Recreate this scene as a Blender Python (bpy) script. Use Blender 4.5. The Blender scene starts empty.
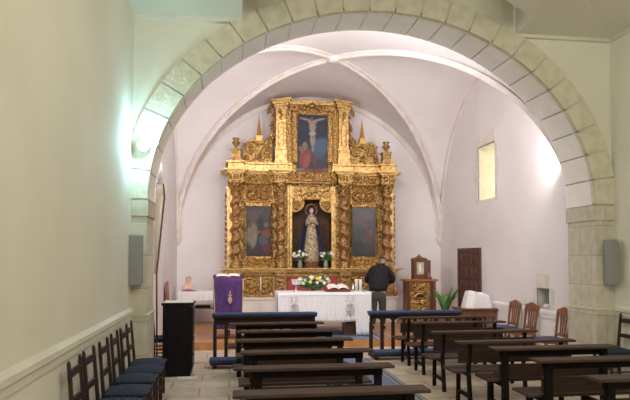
import bpy, math, random
from math import sin, cos, pi, radians, sqrt, atan2, exp, floor
from mathutils import Vector, Matrix
random.seed(7)
scene = bpy.context.scene
COL = scene.collection

# ------------------------------------------------------------------ camera model
F = 600.0; YAW = radians(8.06); PITCH = radians(2.0); H = 1.8; SH = 37.0
CF = Vector((sin(YAW)*cos(PITCH), cos(YAW)*cos(PITCH), sin(PITCH)))
CR = Vector((cos(YAW), -sin(YAW), 0))
CU = CR.cross(CF)
def ray(px, py, axis, val):
    d = CF + CR*((px-315)/F) + CU*((200+SH-py)/F)
    o = Vector((0, 0, H)); i = 'xyz'.index(axis)
    return o + d*((val-o[i])/d[i])

# ------------------------------------------------------------------ mesh builder
class MB:
    def __init__(s): s.v = []; s.f = []; s.sm = []; s.col = None
    def add(s, vs, fs, smooth=False):
        n = len(s.v); s.v += [tuple(p) for p in vs]
        s.f += [tuple(i+n for i in f) for f in fs]; s.sm += [smooth]*len(fs); return s
    def box(s, x0, x1, y0, y1, z0, z1):
        v = [(x, y, z) for x in (x0, x1) for y in (y0, y1) for z in (z0, z1)]
        return s.add(v, [(0,1,3,2),(4,6,7,5),(0,4,5,1),(2,3,7,6),(0,2,6,4),(1,5,7,3)])
    def bar(s, a, b, w, t, up=(0,0,1), w2=None, t2=None):
        a = Vector(a); b = Vector(b); d = (b-a).normalized(); u = Vector(up)
        if abs(d.dot(u)) > .98: u = Vector((0,1,0))
        sd = d.cross(u).normalized(); u = sd.cross(d).normalized()
        w2 = w if w2 is None else w2; t2 = t if t2 is None else t2
        v = [a+sd*i*w/2+u*j*t/2 for i, j in ((-1,-1),(1,-1),(1,1),(-1,1))] + [b+sd*i*w2/2+u*j*t2/2 for i, j in ((-1,-1),(1,-1),(1,1),(-1,1))]
        return s.add(v, [(3,2,1,0),(4,5,6,7),(0,1,5,4),(1,2,6,5),(2,3,7,6),(3,0,4,7)])
    def prism(s, pts, axis, a, b, smooth=False):
        # pts polygon in the two other axes; extruded along axis
        n = len(pts)
        def mk(p, q):
            if axis == 'y': return (p[0], q, p[1])
            if axis == 'x': return (q, p[0], p[1])
            return (p[0], p[1], q)
        v = [mk(p, a) for p in pts] + [mk(p, b) for p in pts]
        fs = [tuple(range(n)), tuple(range(2*n-1, n-1, -1))] + [(i, (i+1) % n, (i+1) % n+n, i+n) for i in range(n)]
        return s.add(v, fs, smooth)
    def lathe(s, prof, c=(0,0,0), seg=20, smooth=True, fn=None, axis=None):
        v = []; n = len(prof); M = None
        if axis is not None: M = Vector((0,0,1)).rotation_difference(Vector(axis)).to_matrix()
        for (r, z) in prof:
            for k in range(seg):
                a = 2*pi*k/seg; rr = r if fn is None else fn(r, z, a)
                p = Vector((rr*cos(a), rr*sin(a), z))
                if M: p = M @ p
                v.append(p+Vector(c))
        fs = [(i*seg+k, i*seg+(k+1) % seg, (i+1)*seg+(k+1) % seg, (i+1)*seg+k) for i in range(n-1) for k in range(seg)]
        fs += [tuple(range(seg-1, -1, -1)), tuple(range((n-1)*seg, n*seg))]
        return s.add(v, fs, smooth)
    def tube(s, pts, rad, seg=8, smooth=True, flat=1.0):
        pts = [Vector(p) for p in pts]; n = len(pts)
        if not hasattr(rad, '__len__'): rad = [rad]*n
        v = []; u = None
        for i, p in enumerate(pts):
            d = (pts[min(i+1, n-1)]-pts[max(i-1, 0)]).normalized()
            if u is None:
                u = Vector((0,1,0)) if abs(d.y) < .9 else Vector((1,0,0))
            sd = d.cross(u).normalized(); u = sd.cross(d).normalized()
            for k in range(seg):
                a = 2*pi*k/seg; v.append(p+sd*cos(a)*rad[i]+u*sin(a)*rad[i]*flat)
        fs = [(i*seg+k, i*seg+(k+1) % seg, (i+1)*seg+(k+1) % seg, (i+1)*seg+k) for i in range(n-1) for k in range(seg)]
        fs += [tuple(range(seg-1, -1, -1)), tuple(range((n-1)*seg, n*seg))]
        return s.add(v, fs, smooth)
    def ell(s, c, r, su=12, sv=8, rot=None, fn=None):
        v = []; c = Vector(c)
        R = Matrix.Identity(3) if rot is None else rot
        for i in range(sv+1):
            t = pi*i/sv
            for k in range(su):
                a = 2*pi*k/su; q = 1 if fn is None else fn(t, a)
                v.append(c + R @ Vector((r[0]*sin(t)*cos(a)*q, r[1]*sin(t)*sin(a)*q, r[2]*cos(t)*q)))
        fs = [(i*su+k, (i+1)*su+k, (i+1)*su+(k+1) % su, i*su+(k+1) % su) for i in range(sv) for k in range(su)]
        return s.add(v, fs, True)
    def grid(s, fn, nu, nv, smooth=True, wrap=False):
        v = [fn(i/nu, j/nv) for j in range(nv+1) for i in range(nu+1)]
        fs = [(j*(nu+1)+i, j*(nu+1)+i+1, (j+1)*(nu+1)+i+1, (j+1)*(nu+1)+i) for j in range(nv) for i in range(nu)]
        return s.add(v, fs, smooth)
    def obj(s, name, mat, parent=None, loc=(0,0,0), rotz=0, bevel=0, solid=0, sub=0, subtle=False):
        me = bpy.data.meshes.new(name); me.from_pydata(s.v, [], s.f); me.update()
        me.polygons.foreach_set('use_smooth', s.sm)
        if s.col:
            ca = me.color_attributes.new('Col', 'FLOAT_COLOR', 'POINT')
            for i, c in enumerate(s.col): ca.data[i].color = (*c, 1)
        me.materials.append(mat)
        o = bpy.data.objects.new(name, me); COL.objects.link(o)
        o.location = loc; o.rotation_euler = (0, 0, rotz)
        if parent: o.parent = parent
        if bevel:
            b = o.modifiers.new('b', 'BEVEL'); b.width = bevel; b.segments = 2; b.limit_method = 'ANGLE'; b.angle_limit = radians(40)
        if solid:
            b = o.modifiers.new('s', 'SOLIDIFY'); b.thickness = solid; b.offset = 0
        if sub:
            b = o.modifiers.new('u', 'SUBSURF'); b.levels = sub; b.render_levels = sub
        return o

def tag(o, label, cat, group=None, kind=None):
    o['label'] = label; o['category'] = cat
    if group: o['group'] = group
    if kind: o['kind'] = kind
    return o
def empty(name, loc, rotz, label, cat, group=None):
    o = bpy.data.objects.new(name, None); COL.objects.link(o)
    o.empty_display_size = .1; o.location = loc; o.rotation_euler = (0, 0, rotz)
    return tag(o, label, cat, group)
def struct(o): o['kind'] = 'structure'; return o
def dup(root, loc, rotz, label):
    r = root.copy(); COL.objects.link(r); r.location = loc; r.rotation_euler = (0, 0, rotz); r['label'] = label
    for ch in list(root.children):
        c = ch.copy(); COL.objects.link(c); c.parent = r
        for g in list(ch.children):
            d = g.copy(); COL.objects.link(d); d.parent = c
    return r

# ------------------------------------------------------------------ materials
def mat(name, c1, c2=None, rough=.6, metal=0, scale=8, bump=0, bscale=40, detail=4, mix=(.35,.65), stretch=None, emit=None, estr=0, sheen=0, spec=None, carve=0, cscale=28):
    m = bpy.data.materials.new(name); m.use_nodes = True; nt = m.node_tree; N = nt.nodes; L = nt.links
    b = N['Principled BSDF']; b.inputs['Roughness'].default_value = rough; b.inputs['Metallic'].default_value = metal
    b.inputs['Base Color'].default_value = (*c1, 1)
    if spec is not None: b.inputs['Specular IOR Level'].default_value = spec
    tc = N.new('ShaderNodeTexCoord'); mp = N.new('ShaderNodeMapping'); L.new(tc.outputs['Object'], mp.inputs[0])
    if stretch: mp.inputs['Scale'].default_value = stretch
    if c2:
        n = N.new('ShaderNodeTexNoise'); n.inputs['Scale'].default_value = scale; n.inputs['Detail'].default_value = detail
        L.new(mp.outputs[0], n.inputs['Vector'])
        r = N.new('ShaderNodeValToRGB'); r.color_ramp.elements[0].position = mix[0]; r.color_ramp.elements[1].position = mix[1]
        r.color_ramp.elements[0].color = (*c1, 1); r.color_ramp.elements[1].color = (*c2, 1)
        L.new(n.outputs['Fac'], r.inputs[0]); L.new(r.outputs[0], b.inputs['Base Color'])
    if bump:
        n = N.new('ShaderNodeTexNoise'); n.inputs['Scale'].default_value = bscale; n.inputs['Detail'].default_value = 5
        L.new(mp.outputs[0], n.inputs['Vector'])
        bp = N.new('ShaderNodeBump'); bp.inputs['Strength'].default_value = bump; bp.inputs['Distance'].default_value = .02
        L.new(n.outputs['Fac'], bp.inputs['Height']); L.new(bp.outputs[0], b.inputs['Normal'])
    if carve:
        v = N.new('ShaderNodeTexVoronoi'); v.feature = 'SMOOTH_F1'; v.inputs['Scale'].default_value = cscale; v.inputs['Smoothness'].default_value = .35
        nz = N.new('ShaderNodeTexNoise'); nz.inputs['Scale'].default_value = cscale*.5
        va = N.new('ShaderNodeVectorMath'); va.operation = 'MULTIPLY_ADD'; va.inputs[1].default_value = (.06, .06, .06)
        L.new(mp.outputs[0], nz.inputs['Vector']); L.new(nz.outputs['Color'], va.inputs[0]); L.new(mp.outputs[0], va.inputs[2]); L.new(va.outputs[0], v.inputs['Vector'])
        b2 = N.new('ShaderNodeBump'); b2.invert = True; b2.inputs['Strength'].default_value = carve; b2.inputs['Distance'].default_value = .05
        L.new(v.outputs['Distance'], b2.inputs['Height'])
        if bump: L.new(b2.outputs[0], bp.inputs['Normal'])
        else: L.new(b2.outputs[0], b.inputs['Normal'])
    if emit:
        b.inputs['Emission Color'].default_value = (*emit, 1); b.inputs['Emission Strength'].default_value = estr
    return m
def vmat(name, rough=.5):
    m = bpy.data.materials.new(name); m.use_nodes = True; N = m.node_tree.nodes; L = m.node_tree.links
    a = N.new('ShaderNodeAttribute'); a.attribute_name = 'Col'; b = N['Principled BSDF']; b.inputs['Roughness'].default_value = rough
    tc = N.new('ShaderNodeTexCoord'); n = N.new('ShaderNodeTexNoise'); n.inputs['Scale'].default_value = 30; L.new(tc.outputs['Object'], n.inputs['Vector'])
    mx = N.new('ShaderNodeMix'); mx.data_type = 'RGBA'; mx.blend_type = 'OVERLAY'; mx.inputs[0].default_value = .35
    L.new(a.outputs['Color'], mx.inputs[6]); L.new(n.outputs['Fac'], mx.inputs[7]); L.new(mx.outputs[2], b.inputs['Base Color'])
    return m
def brickmat(name, c1, c2, mortar, bw, bh, ms, axes, rough=.8, off=.5, bump=.3, var=(.6,.55,.5)):
    # axes: which object axes drive brick u, v
    m = bpy.data.materials.new(name); m.use_nodes = True; N = m.node_tree.nodes; L = m.node_tree.links; b = N['Principled BSDF']
    b.inputs['Roughness'].default_value = rough
    tc = N.new('ShaderNodeTexCoord'); sp = N.new('ShaderNodeSeparateXYZ'); L.new(tc.outputs['Object'], sp.inputs[0])
    cb = N.new('ShaderNodeCombineXYZ')
    if axes[0] == '+':
        ad = N.new('ShaderNodeMath'); L.new(sp.outputs[0], ad.inputs[0]); L.new(sp.outputs[1], ad.inputs[1]); L.new(ad.outputs[0], cb.inputs[0])
    else: L.new(sp.outputs['XYZ'.index(axes[0])], cb.inputs[0])
    L.new(sp.outputs['XYZ'.index(axes[1])], cb.inputs[1])
    t = N.new('ShaderNodeTexBrick'); L.new(cb.outputs[0], t.inputs['Vector'])
    t.inputs['Scale'].default_value = 1; t.inputs['Brick Width'].default_value = bw; t.inputs['Row Height'].default_value = bh
    t.inputs['Mortar Size'].default_value = ms; t.offset = off; t.inputs['Bias'].default_value = 0
    t.inputs['Color1'].default_value = (*c1, 1); t.inputs['Color2'].default_value = (*c2, 1); t.inputs['Mortar'].default_value = (*mortar, 1)
    n = N.new('ShaderNodeTexNoise'); n.inputs['Scale'].default_value = 7; n.inputs['Detail'].default_value = 6; L.new(tc.outputs['Object'], n.inputs['Vector'])
    r = N.new('ShaderNodeValToRGB'); r.color_ramp.elements[0].color = (*var, 1); r.color_ramp.elements[0].position = .3; r.color_ramp.elements[1].position = .62
    L.new(n.outputs['Fac'], r.inputs[0])
    mx = N.new('ShaderNodeMix'); mx.data_type = 'RGBA'; mx.blend_type = 'MULTIPLY'; mx.inputs[0].default_value = .6
    L.new(t.outputs['Color'], mx.inputs[6]); L.new(r.outputs[0], mx.inputs[7]); L.new(mx.outputs[2], b.inputs['Base Color'])
    bp = N.new('ShaderNodeBump'); bp.inputs['Strength'].default_value = bump; bp.inputs['Distance'].default_value = .01
    L.new(t.outputs['Fac'], bp.inputs['Height']); bp.invert = True; L.new(bp.outputs[0], b.inputs['Normal'])
    return m

M = {}
M['nave'] = mat('nave_plaster', (.74,.71,.59), (.79,.765,.65), .85, scale=.9, bump=.15, bscale=3)
M['dado'] = mat('dado_plaster', (.68,.65,.55), (.75,.72,.62), .8, scale=1.5, bump=.1, bscale=5)
M['chancel'] = mat('chancel_plaster', (.80,.76,.76), (.86,.83,.83), .9, scale=.8, bump=.08, bscale=3)
M['rib'] = mat('rib_stone', (.76,.68,.62), (.86,.80,.76), .8, scale=4, bump=.15, bscale=12)
M['soffit'] = mat('pale_lit_arch_stone', (.90,.87,.80), (.93,.91,.86), .85, scale=5, bump=.3, bscale=22)  # whitewashed look, base colour raised further to stand in for missing light
M['arch'] = mat('arch_stone', (.60,.55,.41), (.70,.65,.50), .85, scale=6, bump=.5, bscale=22, mix=(.35,.6))
M['mortar'] = mat('mortar', (.62,.58,.47), rough=.9)
M['pier'] = brickmat('pier_stone', (.72,.67,.55), (.63,.58,.46), (.50,.45,.36), .62, .46, .008, '+Z', bump=.5, var=(.72,.70,.66))
M['stone'] = mat('yellow_stone', (.70,.65,.48), (.80,.76,.62), .85, scale=6, bump=.4, bscale=20)
M['pale'] = mat('pale_stone', (.70,.66,.60), (.80,.77,.70), .8, scale=4, bump=.1)
M['floor'] = brickmat('floor_stone', (.70,.58,.45), (.60,.50,.39), (.34,.27,.21), .8, .5, .012, 'XY', rough=.5, bump=.2, var=(.6,.58,.55))
M['wood_floor'] = brickmat('wood_floor', (.60,.30,.12), (.50,.24,.09), (.25,.11,.04), 1.2, .11, .004, 'XY', rough=.35, bump=.1)
M['gold'] = mat('gilded_wood', (.64,.41,.14), (.17,.08,.03), .36, .8, scale=26, bump=.5, bscale=70, mix=(.42,.62), carve=.3, cscale=17)  # dark mottling: bole wear, contrast raised to imitate shade in the carving
M['gold2'] = mat('worn_shaded_gilding', (.50,.29,.11), (.16,.07,.035), .42, .6, scale=24, bump=.4, bscale=80, mix=(.42,.66), carve=.3, cscale=20)  # worn bole plus extra dark tone imitating shadow in the recesses
M['goldflat'] = mat('bright_gilding', (.72,.49,.19), (.30,.16,.055), .38, .8, scale=14, bump=.25, bscale=40, mix=(.42,.72), carve=.12, cscale=20)
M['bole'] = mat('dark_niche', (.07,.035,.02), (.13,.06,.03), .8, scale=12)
M['red'] = mat('red_cloth', (.38,.06,.04), (.48,.09,.06), .8, scale=10)
M['pew'] = mat('dark_pew_wood', (.028,.015,.011), (.050,.026,.018), .6, spec=.25, scale=5, stretch=(1,12,12), bump=.1)
M['pewtop'] = mat('pew_ledge_wood', (.052,.029,.021), (.085,.050,.037), .6, spec=.3, scale=5, stretch=(1,12,12), bump=.1)
M['pewblack'] = mat('black_pew_wood', (.007,.004,.0035), (.014,.008,.006), .7, spec=.15, scale=6)
M['chairdark'] = mat('dark_chair_wood', (.022,.010,.009), (.04,.018,.014), .45, scale=9)
M['chairbrown'] = mat('brown_chair_wood', (.22,.08,.035), (.32,.13,.06), .4, scale=9)
M['blueseat'] = mat('blue_upholstery', (.016,.024,.055), (.06,.075,.13), .85, scale=45, mix=(.55,.75))
M['bluepad'] = mat('blue_padding', (.030,.050,.13), (.055,.085,.20), .85, scale=40, bump=.2)
M['cloth'] = mat('white_cloth', (.80,.78,.82), (.86,.85,.88), .85, scale=30, bump=.1, bscale=90)
M['lace'] = mat('grey_embroidery', (.42,.40,.46), rough=.9)
M['purple'] = mat('purple_cloth', (.052,.020,.105), (.082,.034,.155), .85, scale=14, bump=.15)
M['fringe'] = mat('gold_fringe', (.70,.50,.14), rough=.7)
M['black'] = mat('black_lacquer', (.004,.004,.005), (.008,.0075,.009), .35, scale=10, spec=.2)
M['grey'] = mat('grey_speaker', (.28,.28,.26), (.33,.33,.31), .6, scale=20)
M['grille'] = mat('speaker_grille', (.22,.22,.21), (.34,.34,.32), .7, scale=300, detail=1)
M['door'] = mat('door_wood', (.075,.026,.016), (.13,.05,.03), .55, scale=8, stretch=(6,6,1))
M['brown'] = mat('brown_wood', (.13,.052,.028), (.20,.085,.045), .45, scale=7, stretch=(5,5,1))
M['redwood'] = mat('red_brown_wood', (.34,.12,.07), (.44,.18,.10), .4, scale=7, stretch=(1,6,6))
M['leaf'] = mat('green_leaf', (.06,.16,.035), (.13,.27,.07), .5, scale=8)
M['leafdark'] = mat('dark_green_leaf', (.03,.08,.025), (.06,.13,.04), .5, scale=8)
M['white'] = mat('white_ceramic', (.85,.84,.80), rough=.3)
M['petal'] = mat('white_petal', (.88,.87,.80), (.80,.80,.66), .7, scale=30)
M['yellow'] = mat('yellow_petal', (.90,.68,.05), rough=.7)
M['wax'] = mat('candle_wax', (.85,.82,.70), rough=.4)
M['pot'] = mat('brown_pot', (.26,.13,.08), (.33,.18,.11), .6, scale=8)
M['skin'] = mat('skin', (.56,.33,.24), (.60,.37,.27), .6, scale=8)
M['statueskin'] = mat('painted_skin', (.72,.48,.38), rough=.45)
M['coat'] = mat('black_coat', (.006,.006,.009), (.012,.012,.016), .9, scale=14, bump=.2)
M['trousers'] = mat('dark_grey_trousers', (.050,.047,.050), (.07,.066,.07), .85, scale=18)
M['hair'] = mat('grey_hair', (.16,.15,.15), (.30,.29,.28), .8, scale=50)
M['shoe'] = mat('black_shoe', (.012,.011,.011), rough=.35)
M['dress'] = mat('gold_brocade', (.52,.45,.32), (.26,.19,.09), .55, .15, scale=22, mix=(.42,.58))
M['bluecloak'] = mat('blue_cloak', (.018,.022,.065), (.035,.045,.11), .7, scale=12)
M['cloaklining'] = mat('dark_cloak_back', (.03,.035,.08), rough=.8)
M['silver'] = mat('silver_metal', (.75,.75,.76), rough=.25, metal=1)
M['glassy'] = mat('clear_sheath', (.90,.82,.70), rough=.12)
M['paper'] = mat('paper', (.85,.80,.72), rough=.8)
M['bookred'] = mat('red_binding', (.35,.05,.05), rough=.6)
M['canvas'] = vmat('oil_painting', .55)
M['pink'] = mat('pink_doll_cloth', (.75,.42,.36), (.85,.60,.52), .8, scale=25)
M['orange'] = mat('orange_hair', (.70,.28,.08), rough=.8)
M['lamp'] = mat('lamp_lens', (1,1,1), emit=(.80,.93,1.0), estr=40)
M['glassmat'] = mat('window_daylight', (1,1,.95), emit=(1.0,.95,.82), estr=2.0)
def carpet_mat():
    m = bpy.data.materials.new('blue_carpet'); m.use_nodes = True; N = m.node_tree.nodes; L = m.node_tree.links; b = N['Principled BSDF']
    b.inputs['Roughness'].default_value = .95
    tc = N.new('ShaderNodeTexCoord'); sp = N.new('ShaderNodeSeparateXYZ'); L.new(tc.outputs['Object'], sp.inputs[0])
    ab = N.new('ShaderNodeMath'); ab.operation = 'ABSOLUTE'; L.new(sp.outputs[0], ab.inputs[0])
    r = N.new('ShaderNodeValToRGB'); r.color_ramp.interpolation = 'CONSTANT'
    bl = (.16,.21,.33,1); dk = (.03,.035,.07,1); be = (.42,.39,.34,1)
    r.color_ramp.elements[0].color = bl; r.color_ramp.elements[0].position = 0
    r.color_ramp.elements[1].color = dk; r.color_ramp.elements[1].position = .70
    for p, c in ((.73, be), (.80, dk), (.83, bl), (.89, dk), (.91, be), (.97, dk)):
        e = r.color_ramp.elements.new(p); e.color = c
    L.new(ab.outputs[0], r.inputs[0])
    n = N.new('ShaderNodeTexNoise'); n.inputs['Scale'].default_value = 60; L.new(tc.outputs['Object'], n.inputs['Vector'])
    mx = N.new('ShaderNodeMix'); mx.data_type = 'RGBA'; mx.blend_type = 'OVERLAY'; mx.inputs[0].default_value = .3
    L.new(r.outputs[0], mx.inputs[6]); L.new(n.outputs['Fac'], mx.inputs[7]); L.new(mx.outputs[2], b.inputs['Base Color'])
    return m
M['carpet'] = carpet_mat()

# ------------------------------------------------------------------ shell
XL, XR = -1.35, 5.89            # nave walls
CXL, CXR = -1.36, 5.75          # chancel walls
YA, YB, YW = 8.55, 9.32, 15.9   # arch front, arch back, back wall
PL, PR = -1.145, 5.585          # pier inner faces
YN = -1.5                       # nave end behind the camera
AC = (PL+PR)/2; AA = (PR-PL)/2; ZS = 2.62; AB = 2.84; VW = .33
ZC = .15; YP = 11.95            # chancel platform

struct(MB().box(XL-.3, XR+.3, YN, YW+.3, -.2, 0).obj('floor', M['floor']))
struct(MB().box(CXL, CXR, YP, YW, 0, ZC).obj('trim_9', M['wood_floor']))
# nave walls
struct(MB().box(XL-.3, XL, YN, YB-.05, 0, 6.6).obj('wall_left', M['nave']))
struct(MB().box(XR, XR+.3, YN, YB-.05, 0, 6.6).obj('wall_right', M['nave']))
def ledge(name, x, side, y0, y1, z, m, d=.045):
    s = side
    prof = [(x, z-.13), (x+s*.02, z-.13), (x+s*.022, z-.07), (x+s*d, z-.05), (x+s*d, z-.005), (x, z+.03)]
    return struct(MB().prism(prof, 'y', y0, y1).obj(name, m))
ledge('baseboard_left', XL, 1, YN, YA, 1.09, M['dado']); ledge('baseboard_right', XR, -1, YN, YA, 1.04, M['dado'])

def holes_wall(mb, x0, x1, ys, zs, holes):
    # wall plane normal to x between x0,x1; holes in (y0,y1,z0,z1)
    Y = sorted(set(ys+[h[0] for h in holes]+[h[1] for h in holes])); Z = sorted(set(zs+[h[2] for h in holes]+[h[3] for h in holes]))
    for i in range(len(Y)-1):
        for j in range(len(Z)-1):
            cy = (Y[i]+Y[i+1])/2; cz = (Z[j]+Z[j+1])/2
            if any(h[0] < cy < h[1] and h[2] < cz < h[3] for h in holes): continue
            mb.box(x0, x1, Y[i], Y[i+1], Z[j], Z[j+1])
WIN = (12.44, 13.36, 3.12, 4.38); NIC = (10.22, 10.66, .88, 1.24)
mb = MB(); holes_wall(mb, CXR, CXR+.75, [YB-.05, YW+.3], [0, 6.7], [WIN, NIC])
struct(mb.obj('wall_chancel_right', M['chancel']))
struct(MB().box(CXL-.3, CXL, YB-.05, YW+.3, 0, 6.7).obj('wall_chancel_left', M['chancel']))
struct(MB().box(CXL, CXR, YW, YW+.3, 0, 6.7).obj('wall_back', M['chancel']))
ledge('baseboard_chancel', CXR, -1, YB, 12.9, .83, M['chancel'], .03)

# window in right chancel wall
def frame_yz(mb, x0, x1, o, w, proud):
    y0, y1, z0, z1 = o
    zz = [z0-.05, z0+.45, z0+.9, z1+.02]
    for i in range(3):
        e = (.16, .24, .16)[i]
        mb.box(x0, x1, y0-e, y0, zz[i], zz[i+1]-.012); mb.box(x0, x1, y1, y1+e*.8, zz[i], zz[i+1]-.012)
    mb.box(x0, x1, y0-.02, y1+.1, z1, z1+.30)
mb = MB(); frame_yz(mb, CXR-.006, CXR+.03, WIN, .15, .02)
struct(mb.obj('trim_1', M['rib'], bevel=.008))
y0, y1, z0, z1 = WIN
mb = MB(); mb.box(CXR+.03, CXR+.72, y1-.02, y1, z0, z1).box(CXR+.03, CXR+.72, y0, y0+.02, z0, z1).box(CXR+.03, CXR+.72, y0+.02, y1-.02, z0, z0+.02).box(CXR+.03, CXR+.72, y0+.02, y1-.02, z1-.02, z1)
for q in (z0+.42, z0+.84): mb.box(CXR+.03, CXR+.72, y1-.026, y1-.02, q, q+.012)
struct(mb.obj('trim_2', M['stone']))
struct(MB().box(CXR+.66, CXR+.68, y0+.02, y1-.02, z0+.02, z1-.02).obj('window_1', M['glassmat']))
# small aumbry niche
y0, y1, z0, z1 = NIC
mb = MB()
mb.box(CXR-.012, CXR+.02, y0-.02, y1+.02, z1, z1+.28); mb.box(CXR-.012, CXR+.02, y0-.16, y0, z0-.05, z1-.01); mb.box(CXR-.012, CXR+.02, y1, y1+.14, z0-.05, z1-.01)
mb.box(CXR+.02, CXR+.4, y0, y0+.01, z0, z1).box(CXR+.02, CXR+.4, y1-.01, y1, z0, z1).box(CXR+.4, CXR+.41, y0, y1, z0, z1).box(CXR-.012, CXR+.4, y0, y1, z0-.06, z0)
struct(mb.obj('trim_3', M['pale'], bevel=.006))
e = MB(); e.box(-.07, .07, -.10, .10, 0, .03).box(-.05, .06, -.08, .09, .03, .05).box(-.055, .05, -.09, .07, .05, .065)
tag(e.obj('folded_linen', M['cloth'], loc=(CXR+.12, 10.46, NIC[2]+.001)), 'small folded white linen lying in the stone wall niche', 'linen')

# door
D0, D1 = 13.18, 14.55
dr = bpy.data.objects.new('door_1', None); COL.objects.link(dr); dr.location = (CXR, (D0+D1)/2, ZC); struct(dr)
hw = (D1-D0)/2
mb = MB(); mb.box(-.05, 0, -hw, -hw+.09, 0, 1.80).box(-.05, 0, hw-.09, hw, 0, 1.80).box(-.05, 0, -hw, hw, 1.80, 1.89)
mb.obj('door_frame', M['door'], dr, bevel=.005)
lf = MB(); lf.box(-.03, 0, -hw+.09, hw-.09, 0, 1.80).obj('door_leaf', M['door'], dr)
mb = MB()
for i in range(4):
    for j in range(5):
        cy = -hw+.09+(i+.5)*(2*hw-.18)/4; cz = .02+(j+.5)*1.76/5; a = .085; b_ = .13
        v = [(-.03, cy-a, cz-b_), (-.03, cy+a, cz-b_), (-.03, cy+a, cz+b_), (-.03, cy-a, cz+b_), (-.055, cy-a*.6, cz-b_*.65), (-.055, cy+a*.6, cz-b_*.65), (-.055, cy+a*.6, cz+b_*.65), (-.055, cy-a*.6, cz+b_*.65)]
        mb.add(v, [(0,1,5,4),(1,2,6,5),(2,3,7,6),(3,0,4,7),(4,5,6,7)])
mb.obj('door_panel', M['door'], dr)

# arch wall, piers, voussoirs
def ae(t, ex=0): return (AC-(AA+ex)*cos(t), ZS+(AB+ex)*sin(t))
mb = MB(); n = 64; pts = [ae(pi*i/n, .06) for i in range(n+1)]; ptsf = [ae(pi*i/n, VW-.005) for i in range(n+1)]
ZT = 6.7
for yy, flip in ((YA+.03, False), (YB-.02, True)):
    pq = ptsf if not flip else pts
    vs = [(p[0], yy, p[1]) for p in pq] + [(p[0], yy, ZT) for p in pq]
    fs = [(i, i+1, i+n+2, i+n+1) for i in range(n)]
    if flip: fs = [f[::-1] for f in fs]
    mb.add(vs, fs)
mb.box(XL, pts[0][0], YA+.06, YB-.03, ZS, ZT); mb.box(pts[-1][0], XR, YA+.06, YB-.03, ZS, ZT)
struct(mb.obj('wall_arch', M['nave']))
mb = MB(); pts2 = [ae(pi*i/n, .05) for i in range(n+1)]
vs = [(p[0], YA-.012, p[1]) for p in pts2]+[(p[0], YB-.012, p[1]) for p in pts2]+[(p[0], YA-.012, p[1]) for p in [ae(pi*i/n, VW-.01) for i in range(n+1)]]
mb.add(vs, [(i, i+1, i+n+2, i+n+1) for i in range(n)]+[(i+1, i, i+2*n+2, i+2*n+3) for i in range(n)])
struct(mb.obj('trim_4', M['mortar']))
NV = 25; mb = MB(); mb2 = MB()
# equal arc length joints
K = 800; acc = [0]; P = [ae(pi*i/K) for i in range(K+1)]
for i in range(K): acc.append(acc[-1]+sqrt((P[i+1][0]-P[i][0])**2+(P[i+1][1]-P[i][1])**2))
def t_at(s_):
    for i in range(K):
        if acc[i+1] >= s_: return pi*(i+(s_-acc[i])/(acc[i+1]-acc[i]))/K
    return pi
g = .007
for k in range(NV):
    a = t_at(acc[-1]*k/NV+g); b_ = t_at(acc[-1]*(k+1)/NV-g); m_ = (a+b_)/2
    prof = [ae(a), ae((a+m_)/2), ae(m_), ae((b_+m_)/2), ae(b_), ae(b_, VW), ae((b_+m_)/2, VW), ae(m_, VW), ae((a+m_)/2, VW), ae(a, VW)]
    j = random.uniform(-.004, .004); a0_, b0_ = a, b_; dg = .013/3.1; a += dg; b_ -= dg; m_ = (a+b_)/2
    prof = [ae(a), ae((a+m_)/2), ae(m_), ae((b_+m_)/2), ae(b_), ae(b_, VW), ae((b_+m_)/2, VW), ae(m_, VW), ae((a+m_)/2, VW), ae(a, VW)]
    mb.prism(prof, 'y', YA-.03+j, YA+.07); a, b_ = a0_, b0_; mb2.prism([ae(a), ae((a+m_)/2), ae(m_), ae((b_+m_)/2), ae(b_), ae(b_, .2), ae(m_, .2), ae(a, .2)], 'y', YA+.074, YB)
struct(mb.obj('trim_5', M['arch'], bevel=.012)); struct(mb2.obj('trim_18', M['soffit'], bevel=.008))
for nm, xa, xb, s in (('trim_6', XL, PL, 1), ('trim_7', PR, XR, -1)):
    mb = MB(); mb.box(xa, xb, YA, YB, 0, ZS)
    struct(mb.obj(nm, M['pier']))
    inn = xb if s == 1 else xa; outx = xa if s == 1 else xb
    mb = MB()
    for zz0, zz1, pr in ((ZS-.24, ZS-.01, .022), (ZS-.01, ZS, .03)):
        a_, b_ = sorted((outx, inn+s*pr)); mb.box(a_, b_, YA-pr, YB+pr, zz0, zz1)
    for zz0, zz1, pr in ((.99, 1.02, .03), (0, .99, .018)):
        a_, b_ = sorted((outx, inn+s*pr)); mb.box(a_, b_, YA-pr, YB+pr, zz0, zz1)
    struct(mb.obj('trim_8' if s == 1 else 'trim_10', M['pier'], bevel=.006))

# nave ceiling; notch before the arch, enlarged out of view to let light through
S = .10
def zc(x, y): return 5.22+S*min(YA-y if y < YA else 0, x-XL, XR-x)
notch = [(.15, YA), (.15, 8.05), (.8, 7.6), (.8, YA-(.8-XL)), ((XL+XR)/2, YA-(XR-XL)/2), (3.68, YA-(XR-3.68)), (3.68, 7.6), (4.31, 8.02), (4.31, YA)]
mb = MB()
def quad(pts, z=None): mb.add([(x, y, zc(x, y)) for x, y in pts], [tuple(range(len(pts)))])
ym = YA-(XR-XL)/2; xm = (XL+XR)/2
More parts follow.
